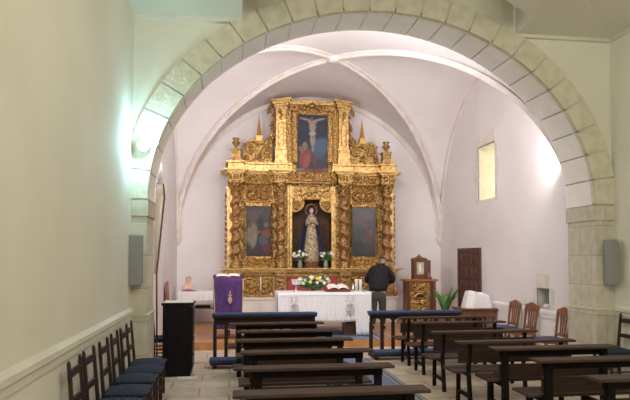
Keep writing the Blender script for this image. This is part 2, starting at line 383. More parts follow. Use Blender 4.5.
# end panel pieces (z depends on y only there)
def endp(pts): mb.add([(x, y, 5.22+S*(YA-y)) for x, y in pts], [tuple(range(len(pts)))])
endp([(XL, YA), (.15, YA), (.15, 8.05), (.15, YA-(.15-XL))]); endp([(.15, 8.05), (.8, 7.6), (.8, YA-(.8-XL)), (.15, YA-(.15-XL))])
endp([(3.68, 7.6), (4.31, 8.02), (4.31, YA-(XR-4.31)), (3.68, YA-(XR-3.68))]); endp([(4.31, 8.02), (4.31, YA), (XR, YA), (4.31, YA-(XR-4.31))])
zr = 5.22+S*(xm-XL)
mb.add([(XL, YA, 5.22), (XL, YN, 5.22), (xm, YN, zr), (xm, ym, zr)], [(0,1,2,3)]); mb.add([(XR, YA, 5.22), (XR, YN, 5.22), (xm, YN, zr), (xm, ym, zr)], [(3,2,1,0)])
for i in range(8):
    a, b_ = notch[i], notch[i+1]
    mb.add([(a[0], a[1], 5.22+S*(YA-a[1])), (b_[0], b_[1], 5.22+S*(YA-b_[1])), (b_[0], b_[1], 6.5), (a[0], a[1], 6.5)], [(0,1,2,3)])
mb.add([(x, y, 6.5) for x, y in notch], [tuple(range(9))])
struct(mb.obj('ceiling', M['nave']))
mb = MB()
mb.prism([(YA+.03, 5.15), (YA-.02, 5.17), (YA-.03, 5.2), (YA-.03, 5.23), (YA+.03, 5.24)], 'x', XL, .15)
mb.prism([(YA+.03, 5.17), (YA-.02, 5.18), (YA-.03, 5.23), (YA+.03, 5.24)], 'x', 4.31, XR)
mb.prism([(XR, 5.16), (XR-.03, 5.18), (XR-.04, 5.23), (XR, 5.24)], 'y', YN, YA)
struct(mb.obj('trim_11', M['dado']))

# vault
VX, VA = (CXL+CXR)/2, (CXR-CXL)/2; VY, VB = (YB+YW)/2, (YW-YB)/2; SP, RI = 2.5, 3.62
def vz(a, b): return SP+RI*max(sqrt(max(0, 1-a*a)), sqrt(max(0, 1-b*b)))
n = 56; par = [sin(pi/2*(-1+2*i/n)) for i in range(n+1)]
vs = [(VX+VA*a, VY+VB*b_, vz(a, b_)) for b_ in par for a in par]; fs = []
for j in range(n):
    for i in range(n):
        q = (j*(n+1)+i, j*(n+1)+i+1, (j+1)*(n+1)+i+1, (j+1)*(n+1)+i)
        if (i < n/2) == (j < n/2): fs += [(q[0], q[2], q[1]), (q[0], q[3], q[2])]
        else: fs += [(q[0], q[3], q[1]), (q[1], q[3], q[2])]
mb = MB(); mb.add(vs, fs, True)
struct(mb.obj('ceiling_vault', M['chancel']))
k_ = 15
def rib(mb, pts, w, dpt):
    # profile: rounded double roll
    mb.tube(pts, w/2, 8); 
for q, (sx, sy) in enumerate(((1, 1), (1, -1))):
    mb = MB(); pp = []
    for i in range(0, 61):
        s_ = sin(pi/2*(-1+2*i/60)); z = SP+RI*sqrt(max(0, 1-s_*s_))
        pp.append((VX+sx*s_*(VA-.03), VY+sy*s_*(VB-.03), z-.03))
    pp = [(pp[0][0], pp[0][1], 2.28)]+pp+[(pp[-1][0], pp[-1][1], 2.28)]
    mb.tube(pp, [.035]+[.055]*61+[.035], 8, flat=1.0)
    off = Vector((sy*VB, -sx*VA, 0)).normalized()*.075
    for sg in (1, -1):
        mb.tube([Vector(p)+off*sg*(.9)+Vector((0,0,.03)) for p in pp[2:-2]], .03, 6)
    for e_ in (pp[0], pp[-1]):
        mb.lathe([(.02, -.14), (.06, -.08), (.085, 0), (.10, .06), (.10, .10), (.07, .12)], e_, 12)
    struct(mb.obj('trim_%d' % (12+q), M['rib']))
mb = MB()
mb.lathe([(.05, -.10), (.13, -.08), (.16, -.03), (.16, .05)], (VX, VY, SP+RI-.02), 20)
struct(mb.obj('trim_14', M['rib']))
for q, kind in enumerate(('back', 'right', 'left')):
    mb = MB(); n = 48; ins = []; out = []
    for i in range(n+1):
        t = pi*i/n; c_ = -cos(t); s_ = sin(t)
        for w_, L_ in ((0, out), (.13, ins)):
            if kind == 'back': L_.append((VX+c_*(VA-w_), YW, SP+s_*(RI-w_)))
            elif kind == 'right': L_.append((CXR, VY+c_*(VB-w_), SP+s_*(RI-w_)))
            else: L_.append((CXL, VY+c_*(VB-w_), SP+s_*(RI-w_)))
    d_ = {'back': Vector((0,-.04,0)), 'right': Vector((-.04,0,0)), 'left': Vector((.04,0,0))}[kind]
    vs = [Vector(p) for p in out]+[Vector(p) for p in ins]+[Vector(p)+d_ for p in ins]+[Vector(p)+d_ for p in out]
    m1 = n+1
    fs = [(i+m1, i+1+m1, i+1+2*m1, i+2*m1) for i in range(n)]+[(i+2*m1, i+1+2*m1, i+1+3*m1, i+3*m1) for i in range(n)]
    mb.add(vs, fs); struct(mb.obj('trim_%d' % (15+q), M['rib']))

# carpets
cx = 1.48
tag(MB().box(-1.0, 1.0, -5.2, 5.2, 0, .008).obj('aisle_carpet', M['carpet'], loc=(1.99, 5.4, .001)), 'blue striped runner carpet along the aisle between the pew blocks', 'carpet')
tag(MB().box(-1.0, 1.0, -1.15, 1.15, 0, .008).obj('chancel_carpet', M['carpet'], loc=(2.25, 13.15, ZC+.001)), 'blue striped carpet under the white-clothed altar table', 'carpet')

bpy.data.objects['aisle_carpet'].scale.x = .49
# ------------------------------------------------------------------ ALTARPIECE
U = .0257; RCX = 2.09; RY = 15.45
RET = empty('altarpiece', (RCX, RY, ZC), 0, 'tall gilded carved wooden altarpiece with twisted columns and paintings against back wall', 'altarpiece')
def Z(y): return 1.8+(258-y)*U*(1.0+.022*min(1, max(0, (172-y)/20)))-ZC
def P_(mb, name, m=None, **k): return mb.obj(name, m or M['gold'], RET, **k)
def relief(x0, x1, y0, y1, depth, seed, amp=.035, scroll=None, border=.014, name='carved_panel', m=None, parent=None, mask=None):
    """carved panel between px offsets (x) and px rows (y); mirror-symmetric scrolls"""
    rnd = random.Random(seed); X0, X1 = x0*U, x1*U; Z0, Z1 = Z(y1), Z(y0); w = X1-X0; h = Z1-Z0
    nu = max(8, min(90, int(w/.012))); nv = max(8, min(90, int(h/.012)))
    cs = []
    R = min(w/2, h)*.42 if w > h*.8 else w*.45
    R = max(R, .03)
    if w > h*.8:
        k = max(1, round(w/2/(2*R)))
        for i in range(k):
            cs.append(((i+.5)*w/2/k, rnd.uniform(-.08, .08)*h, min(w/2/k*.55, h*.45), 1 if i % 2 else -1))
    else:
        k = max(1, round(h/(w*.9)))
        for i in range(k): cs.append((w*.25, -h/2+(i+.5)*h/k, min(w*.27, h/k*.5), 1 if i % 2 else -1))
    ph = rnd.uniform(0, 6)
    def hf(x, z):
        ax = abs(x); v = .15*(sin(ax*90+ph)*sin(z*80+ph))
        for (cx_, cz_, R_, dr_) in cs:
            dx, dz = ax-cx_, z-cz_; r = sqrt(dx*dx+dz*dz)+1e-6; a = atan2(dz, dx)
            if r < R_*1.15:
                p = R_/1.7; c = .5+.5*cos(2*pi*(r/p-dr_*a/(2*pi))); c = c**1.4*(1-max(0, r/R_-.85)/.3)
                if r < R_*.22: c = 1
                v = max(v, c)
            else: v = max(v, .35+.35*sin(a*5+r*60))
        r = sqrt(x*x+z*z); a = atan2(z, x); rc = min(w, h)*.17
        if r < rc: v = max(v, (.75+.25*cos(6*a))*(1-(r/rc)**3*.6))
        return v
    def fn(u, v):
        x = -w/2+u*w; z = -h/2+v*h; e_ = min(x+w/2, w/2-x, z+h/2, h/2-z)
        hh = hf(x, z)*amp
        if e_ < border: hh = amp*.75
        elif e_ < border*1.6: hh = 0
        if mask and not mask(x+(X0+X1)/2, z+(Z0+Z1)/2): hh = -.0
        return ((X0+X1)/2+x, depth-hh, (Z0+Z1)/2+z)
    mb = MB(); mb.grid(fn, nu, nv)
    # side skirt
    mb.box(X0, X1, depth, depth+.02, Z0, Z1)
    return P_(mb, name, m)

# stone base
mb = MB(); mb.box(-84*U, 84*U, -.42, .44, 0, Z(298.5)); mb.box(-86*U, 86*U, -.45, .44, Z(298.5), Z(296.5)); P_(mb, 'stone_plinth', M['pale'], bevel=.008)
mb = MB(); mb.box(-83*U, 83*U, -.22, .44, Z(296.5), Z(271)); P_(mb, 'predella', M['goldflat'])
for s in (-1, 1):
    for c, w in ((76, 7), (32, 6)):
        mb = MB(); x = s*c*U; a = w*U
        mb.box(x-a, x+a, -.40, -.2, Z(296.5), Z(293)).box(x-a*.85, x+a*.85, -.38, -.2, Z(293), Z(276)).box(x-a, x+a, -.42, -.2, Z(276), Z(272))
        P_(mb, 'pedestal', M['gold2'], bevel=.006)
        relief(s*c-w*.7, s*c+w*.7, 277, 292, -.385, 40+c+s, .03, name='pedestal_carving', m=M['gold2'])
    relief(s*54-15, s*54+15, 275, 295, -.23, 60+s, .05, name='predella_carving')
mb = MB(); mb.box(-25.5*U, 25.5*U, -.25, -.2, Z(292), Z(276)); P_(mb, 'red_panel', M['red'], bevel=.004)
mb = MB()
for hw_, y0_, y1_, d_ in ((86, 272, 270.6, .42), (88, 270.6, 269.4, .46), (90, 269.4, 268, .5)): mb.box(-hw_*U, hw_*U, -d_, .44, Z(y0_), Z(y1_))
P_(mb, 'predella_cornice', M['goldflat'], bevel=.005)

# backing boards with niche
mb = MB()
for s in (-1, 1):
    a, b_ = sorted((s*21*U, s*84*U)); mb.box(a, b_, -.02, .44, Z(268), Z(175))
mb.box(-21*U, 21*U, -.02, .44, Z(199), Z(175))
P_(mb, 'backing', M['gold'])
mb = MB(); mb.box(-21*U, 21*U, .26, .44, Z(268), Z(199)); mb.box(-21*U, -20*U, 0, .26, Z(268), Z(199)); mb.box(20*U, 21*U, 0, .26, Z(268), Z(199)); P_(mb, 'niche_back', M['bole'])
# niche frame
mb = MB()
for s in (-1, 1):
    a, b_ = sorted((s*20*U, s*22.2*U)); mb.box(a, b_, -.12, -.02, Z(268), Z(186))
    a, b_ = sorted((s*22.6*U, s*24.4*U)); mb.box(a, b_, -.08, -.02, Z(268), Z(186))
    pts = [(s*8.3*U, Z(199)), (s*8.3*U, Z(203))]
    pts += [(s*(8.3+(1-cos(t))*11)*U, Z(203+sin(t)*9)) for t in [pi/2*i/8 for i in range(1, 9)]] + [(s*20*U, Z(212))]
    mb.tube([(x, -.13, z) for x, z in pts], .018, 6)
mb.tube([(-8.3*U, -.13, Z(199)), (8.3*U, -.13, Z(199))], .018, 6)
P_(mb, 'niche_frame', M['goldflat'])
for s in (-1, 1):
    mb = MB(); prof = [(s*20.4*U, Z(212)), (s*20.4*U, Z(186)), (0, Z(186)), (0, Z(199)), (s*8.3*U, Z(199)), (s*8.3*U, Z(203))]
    prof += [(s*(8.3+(1-cos(t))*11)*U, Z(203+sin(t)*9)) for t in [pi/2*i/8 for i in range(1, 9)]]
    mb.prism(prof, 'y', -.10, -.02); 
    # volute rosette
    cxv, czv = s*15*U, Z(204.5); pts = []; rr = []
    for i in range(60):
        t = i/59; r = .115*(1-t)+.012; a = s*(t*4.2*pi)+ (pi if s > 0 else 0); pts.append((cxv+r*cos(a), -.115-.02*t, czv+r*sin(a))); rr.append(.02*(1-t*.4))
    mb.tube(pts, rr, 6); mb.ell((cxv, -.13, czv), (.035, .03, .035))
    mb.tube([(s*2*U, -.11, Z(196)), (s*6*U, -.13, Z(193)), (s*10*U, -.12, Z(195.5)), (s*11.5*U, -.11, Z(191)), (s*18*U, -.12, Z(190))], .02, 6)
    P_(mb, 'niche_spandrel')
mb = MB()
for i in range(7):
    a = pi*(i/6); mb.ell((cos(a)*3.4*U, -.13, Z(191.5)+sin(a)*3.2*U), (.022, .03, .075), rot=Matrix.Rotation(-(a-pi/2), 3, 'Y'))
mb.ell((0, -.15, Z(192)), (.05, .04, .05)); P_(mb, 'niche_crest', M['goldflat'])
relief(-22, 22, 176, 188, -.05, 5, .07, name='frieze_carving')

# twisted columns
def column(px):
    x0 = px*U; yc = -.26; r = .128
    sh = MB(); zb, zt = Z(262), Z(193); n = 110; seg = 22
    vs = []
    for i in range(n+1):
        t = i/n; z = zb+(zt-zb)*t; ph_ = t*2*pi*5.5*(1 if px < 0 else -1)
        for k in range(seg):
            a = 2*pi*k/seg
            leaf = .012*sin(a*4-ph_*2)*sin(t*90+a*2)
            rr = r*(.84+.15*cos(a-ph_)+.04*cos(2*(a-ph_)))+leaf
            vs.append((x0+rr*cos(a)+.014*cos(ph_), yc+rr*sin(a)+.014*sin(ph_), z))
    fs = [(i*seg+k, i*seg+(k+1) % seg, (i+1)*seg+(k+1) % seg, (i+1)*seg+k) for i in range(n) for k in range(seg)]
    sh.add(vs, fs, True)
    col = P_(sh, 'twisted_column', M['gold2'])
    b = MB(); b.lathe([(.15, Z(268)), (.15, Z(266.5)), (.12, Z(266)), (.145, Z(264.5)), (.115, Z(263.5)), (.13, Z(262.5)), (.10, Z(261.5))], (x0, yc, 0), 20); b.obj('column_base', M['gold'], col)
    c = MB(); c.lathe([(.10, Z(193.5)), (.125, Z(193)), (.10, Z(192.3)), (.10, Z(190)), (.115, Z(186)), (.15, Z(184))], (x0, yc, 0), 20)
    for tier, (zz, nn, rr, hh) in enumerate(((Z(190.5), 8, .118, .05), (Z(187.5), 8, .145, .05))):
        for k in range(nn):
            a = 2*pi*(k+.5*tier)/nn
            c.ell((x0+rr*cos(a), yc+rr*sin(a), zz), (.022, .032, hh), 8, 6, rot=Matrix.Rotation(a, 3, 'Z') @ Matrix.Rotation(radians(22), 3, 'Y'))
            c.ell((x0+(rr+.03)*cos(a), yc+(rr+.03)*sin(a), zz+hh*.8), (.02, .024, .016), 8, 6)
    for sx in (-1, 1):
        for sy in (-1, 1): c.ell((x0+sx*.13, yc+sy*.13, Z(184.8)), (.035, .035, .03), 10, 6)
    c.box(x0-.17, x0+.17, yc-.17, yc+.17, Z(184), Z(183))
    c.obj('capital', M['gold'], col)
for px in (-76, -32, 32, 76): column(px)

# flat pilasters behind columns and edge ornament
for s in (-1, 1):
    mb = MB(); a, b_ = sorted((s*79*U, s*84.5*U)); mb.box(a, b_, -.12, -.02, Z(268), Z(190)); a, b_ = sorted((s*78*U, s*85.5*U)); mb.box(a, b_, -.14, -.02, Z(190), Z(187)); mb.box(a, b_, -.14, -.02, Z(204), Z(202.5))
    P_(mb, 'pilaster', M['goldflat'], bevel=.005)
    mb = MB()
    for i in range(13):
        z = Z(264-i*5.6); mb.ell((s*85.3*U, -.06, z), (.035, .03, .045), 8, 6); mb.ell((s*86.2*U, -.05, z+.045), (.02, .02, .02), 8, 6)
    P_(mb, 'edge_ornament', M['gold2'])
    # inner half pilasters
    for px in (40.2, 67.5):
        mb = MB(); mb.box((s*px-1.1)*U, (s*px+1.1)*U, -.09, -.02, Z(268), Z(184))
        for i in range(24): mb.ell((s*px*U, -.095, Z(265-i*3.3)), (.018, .016, .026), 6, 5)
        P_(mb, 'bead_moulding', M['gold'])

# side paintings
def blend(a, b, t): return tuple(a[i]*(1-t)+b[i]*t for i in range(3))
def paint(x0, x1, y0, y1, depth, base, blobs, name='painting', tilt=0):
    X0, X1, Z0, Z1 = x0*U, x1*U, Z(y1), Z(y0); nu, nv = 60, 100; mb = MB(); cols = []
    mb.grid(lambda u, v: (X0+(X1-X0)*u, depth, Z0+(Z1-Z0)*v), nu, nv); rnd = random.Random(name)
    for j in range(nv+1):
        for i in range(nu+1):
            u, v = i/nu, j/nv; c = blend(base[0], base[1], v)
            for (bx, by, rx, ry, an, cc, op) in blobs:
                dx, dy = (u-bx), (v-by)*(Z1-Z0)/(X1-X0); ca, sa = cos(radians(an)), sin(radians(an))
                p = (dx*ca+dy*sa)/rx; q = (-dx*sa+dy*ca)/ry; r = sqrt(p*p+q*q)
                if r < 1.25: c = blend(c, cc, op*min(1, max(0, (1.25-r)/.4)))
            cols.append(tuple(q*.48 for q in c))
    mb.col = cols
    o = P_(mb, name, M['canvas'])
    b = MB(); b.box(X0, X1, depth+.002, depth+.03, Z0, Z1); b.obj('stretcher', M['bole'], o)
    return o
L_bl = [(.5, .82, .44, .2, 0, (.20,.16,.16), .7), (.3, .75, .2, .12, 20, (.22,.13,.09), .8), (.75, .8, .15, .3, 0, (.10,.10,.12), .7),
        (.55, .52, .16, .55, 0, (.035,.045,.05), .8), (.22, .44, .20, .42, -8, (.42,.34,.24), .9), (.30, .30, .10, .30, -12, (.50,.43,.32), .7), (.20, .56, .07, .09, 0, (.42,.26,.18), .95), (.16, .60, .06, .07, 0, (.20,.10,.07), .8),
        (.48, .47, .10, .05, 30, (.40,.24,.16), .8), (.78, .44, .17, .17, 10, (.42,.10,.05), .95), (.78, .62, .08, .09, 0, (.38,.22,.15), .95), (.66, .30, .16, .22, 20, (.11,.16,.24), .9), (.84, .14, .20, .22, 0, (.26,.04,.05), .9), (.5, .08, .3, .1, 0, (.08,.06,.06), .7)]
paint(-65.3, -40.9+.6, 206, 256, -.045, ((.05,.04,.04), (.13,.11,.12)), L_bl)
R_bl = [(.35, .78, .3, .22, 30, (.30,.24,.26), .7), (.6, .85, .3, .18, -20, (.34,.28,.32), .6), (.5, .66, .2, .12, -30, (.40,.20,.20), .75), (.72, .42, .13, .3, 12, (.30,.13,.11), .8), (.80, .5, .1, .12, 0, (.38,.22,.2), .7),
        (.35, .45, .22, .3, 0, (.13,.15,.18), .8), (.25, .2, .25, .25, 0, (.07,.08,.10), .8), (.7, .15, .25, .14, 0, (.16,.10,.09), .7), (.5, .35, .08, .12, 30, (.28,.2,.19), .6)]
paint(42, 66.3, 207, 257, -.045, ((.06,.06,.07), (.26,.27,.33)), R_bl)
for s in (-1, 1):
    c = s*53.7
    mb = MB()
    for a, b_, y0_, y1_ in ((-14.4, -12.3, 203.5, 259), (12.3, 14.4, 203.5, 259), (-14.4, 14.4, 203.5, 206.4), (-14.4, 14.4, 256.6, 259)): mb.box((c+a)*U, (c+b_)*U, -.09, -.02, Z(y1_), Z(y0_))
    for i in range(26):
        for a in (-13.3, 13.3): mb.ell(((c+a)*U, -.095, Z(205.5+i*2.05)), (.014, .012, .02), 6, 4)
    P_(mb, 'picture_frame', M['gold'])
    relief(c-13, c+13, 185.5, 203, -.03, 11+s, .075, name='overpanel_carving'); relief(c-13, c+13, 259.4, 267.6, -.03, 17+s, .06, name='underpanel_carving')
# entablature
mb = MB(); mb.box(-84*U, 84*U, -.16, .44, Z(183), Z(175)); P_(mb, 'entablature')
relief(-67, -41, 175.5, 184.5, -.165, 21, .06, name='frieze_carving'); relief(41, 67, 175.5, 184.5, -.165, 21, .06, name='frieze_carving')
for px in (-76, -32, 32, 76):
    mb = MB(); mb.box((px-7)*U, (px+7)*U, -.44, -.16, Z(183), Z(175)); 
    for k in range(4): mb.ell(((px-4.8+3.2*k)*U, -.45, Z(179)), (.03, .035, .07), 8, 6)
    P_(mb, 'entablature_block', M['gold'], bevel=.006)
mb = MB()
for hw_, y0_, y1_, d_, dd in ((86, 175, 173.8, .26, .47), (88.5, 173.8, 172.9, .32, .52), (91, 172.9, 171.6, .38, .57)):
    for s in (-1, 1):
        x_a, x_b = sorted((s*18.5*U, s*hw_*U)); mb.box(x_a, x_b, -d_, .44, Z(y0_), Z(y1_))
    for px in (-76, -32, 32, 76):
        e_ = 7+(hw_-84)*.75; mb.box((px-e_)*U, (px+e_)*U, -dd, -d_, Z(y0_), Z(y1_))
P_(mb, 'main_cornice', M['goldflat'], bevel=.004)
mb = MB()
for s in (-1, 1):
    x_a, x_b = sorted((s*20.5*U, s*84*U)); mb.box(x_a, x_b, -.2, .44, Z(171.6), Z(166)); x_a, x_b = sorted((s*20.5*U, s*86*U)); mb.box(x_a, x_b, -.24, .44, Z(166), Z(164))
for px in (-76, 76): mb.box((px-7.5)*U, (px+7.5)*U, -.42, -.2, Z(171.6), Z(166)); mb.box((px-9)*U, (px+9)*U, -.46, -.2, Z(166), Z(164))
P_(mb, 'attic_base', M['goldflat'], bevel=.006)
relief(-24, 24, 172.5, 181, -.2, 33, .07, name='frieze_carving')
# attic
mb = MB(); mb.box(-37*U, 37*U, 0, .44, Z(174), Z(106)); P_(mb, 'attic_backing', M['gold'])
C_bl = [(.5, .16, .5, .35, 0, (.07,.08,.12), .8), (.75, .45, .35, .25, 20, (.14,.26,.42), .8), (.25, .55, .25, .3, 0, (.02,.035,.08), .8), (.60, .32, .3, .12, -20, (.10,.16,.26), .7),
        (.5, .50, .025, .75, 0, (.10,.06,.04), .9), (.5, .91, .36, .022, 0, (.10,.06,.04), .9),
        (.5, .80, .10, .16, 0, (.62,.50,.40), 1), (.5, .88, .14, .05, 0, (.60,.48,.38), 1), (.28, .925, .19, .03, -12, (.60,.47,.37), 1), (.72, .925, .19, .03, 12, (.60,.47,.37), 1), (.48, .93, .05, .06, 0, (.30,.18,.12), 1),
        (.5, .68, .10, .07, 8, (.72,.68,.62), 1), (.47, .56, .045, .16, 4, (.60,.47,.37), 1), (.54, .56, .045, .16, -4, (.56,.44,.34), 1), (.51, .42, .035, .11, 0, (.55,.42,.33), 1),
        (.26, .26, .16, .30, -6, (.50,.08,.06), .95), (.32, .20, .10, .22, -15, (.60,.16,.10), .8), (.26, .46, .09, .11, 0, (.38,.30,.24), .95), (.26, .50, .05, .06, 0, (.50,.33,.24), 1), (.14, .40, .05, .12, 25, (.45,.30,.22), .8), (.55, .22, .07, .20, 12, (.30,.05,.06), .8),
        (.12, .05, .14, .06, 0, (.48,.30,.20), .9), (.38, .04, .16, .05, 0, (.45,.14,.09), .9), (.72, .05, .2, .05, 0, (.42,.09,.07), .9), (.92, .06, .1, .06, 0, (.40,.20,.12), .9)]
paint(-15.2, 17.4, 116, 172, -.035, ((.05,.05,.06), (.03,.05,.11)), C_bl)
CP = 1.1
for a, b_, y0_, y1_, sd in ((-21.2, -15.4, 112, 163.5, 71), (15.4, 21.2, 112, 163.5, 71)): relief(a+CP, b_+CP, y0_, y1_, -.04, sd, .05, name='frame_carving', border=.01)
relief(-15.2+CP, 15.2+CP, 111.5, 116, -.04, 73, .04, name='frame_carving', border=.008)
for s in (-1, 1):
    c = s*31+ (1.5 if s > 0 else -.5)
    mb = MB(); mb.box((c-5)*U, (c+5)*U, -.16, 0, Z(150), Z(112)); mb.box((c-6)*U, (c+6)*U, -.2, 0, Z(164), Z(152)); mb.box((c-6.6)*U, (c+6.6)*U, -.22, 0, Z(152), Z(150)); mb.box((c-6.6)*U, (c+6.6)*U, -.22, 0, Z(164), Z(162))
    mb.box((c-6)*U, (c+6)*U, -.19, 0, Z(112), Z(109.5)); P_(mb, 'attic_pilaster', M['goldflat'], bevel=.005)
    mb = MB()
    for a in (-2.6, 2.6): mb.box((c+a-.25)*U, (c+a+.25)*U, -.175, -.16, Z(147), Z(127))
    for yy in (127, 147): mb.tube([((c-2.6)*U, -.168, Z(yy)), (c*U, -.168, Z(yy+(-1.8 if yy == 127 else 1.8))), ((c+2.6)*U, -.168, Z(yy))], .008, 5)
    for k in range(5): mb.ell((c*U+random.uniform(-.03,.03), -.165, Z(114+2*k)), (.05-.006*k, .03, .03), 8, 6)
    P_(mb, 'pilaster_carving', M['gold2'])
    mb = MB(); T = 1 if s < 0 else -1
    for hw_, y0_, y1_, d_ in ((7, 109.5, 107, .21), (8.5, 107, 104.5, .26), (10, 104.5, 103, .31)):
        t_ = .9*T*(-1)
        mb.prism([((c-hw_)*U, Z(y0_)-T*.03), ((c+hw_)*U, Z(y0_)+T*.03), ((c+hw_)*U, Z(y1_)+T*.045), ((c-hw_)*U, Z(y1_)-T*.045)], 'y', -d_, .2)
    P_(mb, 'attic_cornice', M['goldflat'], bevel=.004)
    mb = MB()
    for i in range(14):
        y_ = 109+i*2.6; x_ = s*(38.5+1.6*sin(i*1.1)+(2.5 if i < 3 else 0)); mb.ell((x_*U, -.03+.02*sin(i*2), Z(y_)), (.055, .04, .042), 8, 6); mb.ell(((x_+s*1.6)*U, -.02, Z(y_+1)), (.028, .03, .028), 8, 6)
    P_(mb, 'side_scrollwork', M['gold2'])
mb = MB(); n = 24; pr = [(-23*U+46*U*i/n, Z(104.5)+.05*(1-(2*i/n-1)**2)) for i in range(n+1)]
mb.prism(pr+[(23*U, Z(107)), (-23*U, Z(107))], 'y', -.2, .2); P_(mb, 'top_cornice', M['goldflat'])
relief(-22, 22, 106.5, 112, -.06, 91, .06, name='top_carving')
mb = MB()
for i in range(9):
    a = pi*i/8; mb.ell((cos(a)*8*U, -.16, Z(111.5)+sin(a)*4.5*U), (.035, .045, .06), 8, 6, rot=Matrix.Rotation(pi/2-a, 3, 'Y'))
mb.ell((0, -.2, Z(108)), (.09, .06, .075)); mb.ell((-11*U, -.15, Z(109.5)), (.06, .05, .045)); mb.ell((11*U, -.15, Z(109.5)), (.06, .05, .045)); P_(mb, 'crest', M['gold'])
# side attic scrolls, pinnacles, urns
for s in (-1, 1):
    mb = MB(); pr = [(40, 163.5), (40, 134), (43, 137), (46, 143), (49, 143), (50, 140), (56, 140), (57, 143), (60, 141), (65, 143), (68, 148), (69, 156), (71, 163.5)]
    mb.prism([(s*x*U, Z(y)) for x, y in pr], 'y', -.02, .1); P_(mb, 'scroll_backing', M['gold'])
    mb = MB()
    for cxp, cyp, R_, dr_ in ((46.5, 152, 5.6, 1), (61, 151, 6.2, -1), (54, 158, 3.4, 1), (67, 159, 2.6, 1), (42.5, 143, 3, -1)):
        pts = []; rr = []
        for i in range(48):
            t = i/47; r = R_*U*(1-t)+.008; a = s*dr_*t*3.6*pi+1.2; pts.append((s*cxp*U+r*cos(a), -.05-.03*t, Z(cyp)+r*sin(a))); rr.append(.024*(1-t*.5))
        mb.tube(pts, rr, 6)
    for k in range(10): mb.ell((s*(43+k*2.8)*U, -.05, Z(144.5+3*abs(sin(k*1.3)))), (.03, .03, .035), 8, 6)
    P_(mb, 'scrollwork', M['gold'])
    mb = MB(); cxp = s*53*U
    mb.box(cxp-.07, cxp+.07, -.05, .09, Z(143), Z(139)); mb.box(cxp-.085, cxp+.085, -.065, .105, Z(139), Z(138))
    mb.lathe([(.085, Z(137.8)), (.06, Z(136)), (.045, Z(131)), (.004, Z(119))], (cxp, .02, 0), 4, smooth=False)
    mb.ell((cxp, .02, Z(118.8)), (.012, .012, .02)); P_(mb, 'pinnacle', mat('pinnacle_gold', (.85,.42,.08), (.75,.5,.2), .35, .6, scale=5))
    mb = MB(); cxp = s*76*U
    mb.box(cxp-.15, cxp+.15, -.36, -.06, Z(164), Z(162)); mb.box(cxp-.11, cxp+.11, -.32, -.10, Z(162), Z(154)); mb.box(cxp-.135, cxp+.135, -.345, -.075, Z(154), Z(153))
    mb.lathe([(.07, Z(153)), (.035, Z(151.5)), (.04, Z(150.5)), (.10, Z(147.5)), (.11, Z(146.5)), (.06, Z(145.5)), (.075, Z(143.5)), (.10, Z(142.5)), (.03, Z(142))], (cxp, -.21, 0), 16)
    P_(mb, 'finial_urn', M['gold'])

# ------------------------------------------------------------------ statue in niche
st = empty('virgin_statue', (RCX, RY-.02, ZC+Z(268)), 0, 'statue of a praying woman in blue cloak and gold dress standing in central niche', 'statue')
mb = MB(); mb.lathe([(.24, .0), (.24, .03), (.19, .05), (.20, .12), (.17, .14)], (0, .02, 0), 8, smooth=False); mb.obj('pedestal', M['brown'], st)
mb = MB()
def fold(r, z, a): return r*(1+.07*sin(a*9+z*3)*(1-min(1, max(0, (z-.14))/1.1)))
mb.lathe([(.20, .14), (.195, .25), (.17, .55), (.13, .85), (.10, 1.0), (.12, 1.12), (.115, 1.22), (.05, 1.27), (.04, 1.31)], (0, 0, 0), 36, fn=fold)
for v in range(len(mb.v)): x, y, z = mb.v[v]; mb.v[v] = (x, y*.72, z)
mb.tube([(-.09, -.0, 1.19), (-.125, -.05, 1.04), (-.02, -.14, 1.11)], [.04, .045, .026], 8); mb.tube([(.09, -.0, 1.19), (.125, -.05, 1.04), (.02, -.14, 1.11)], [.04, .045, .026], 8)
mb.obj('dress', M['dress'], st)
mb = MB(); mb.ell((0, -.01, 1.37), (.052, .058, .072)); mb.ell((0, -.068, 1.362), (.009, .012, .014)); mb.ell((0, -.058, 1.338), (.016, .008, .005))
for s in (-1, 1):
    mb.ell((s*.019, -.058, 1.378), (.009, .006, .005)); mb.ell((s*.012, -.165, 1.12), (.011, .018, .045), rot=Matrix.Rotation(radians(-25), 3, 'X'))
    for k in range(4): mb.tube([(s*.008, -.165-.008*k, 1.14), (s*.006, -.172-.008*k, 1.185-.006*k)], .0055, 6)
mb.obj('head_and_hands', M['statueskin'], st)
mb = MB()
def cl(u, v):
    a = pi*(-.10+1.20*u); z = .16+v*1.30
    w = .30-.03*v if v < .3 else .29-.15*((v-.3)/.5)**1.2
    if v > .8: w = .14-.055*((v-.8)/.2)**.6
    w *= 1+.05*sin(u*26)*(1-v)
    return (-cos(a)*w, .02+sin(a)*w*.42-.02*(1-v), z if v < .95 else z-.01)
mb.grid(cl, 40, 24); mb.obj('cloak', M['bluecloak'], st, solid=.012)
mb = MB(); mb.tube([(.135*cos(2*pi*i/32), .03, 1.40+.135*sin(2*pi*i/32)) for i in range(33)], .006, 6)
for i in range(12):
    a = 2*pi*i/12; mb.ell((.15*cos(a), .03, 1.40+.15*sin(a)), (.011, .006, .011), 6, 5)
mb.obj('halo', M['goldflat'], st)

st.scale = (1.06, 1.0, 1.075)
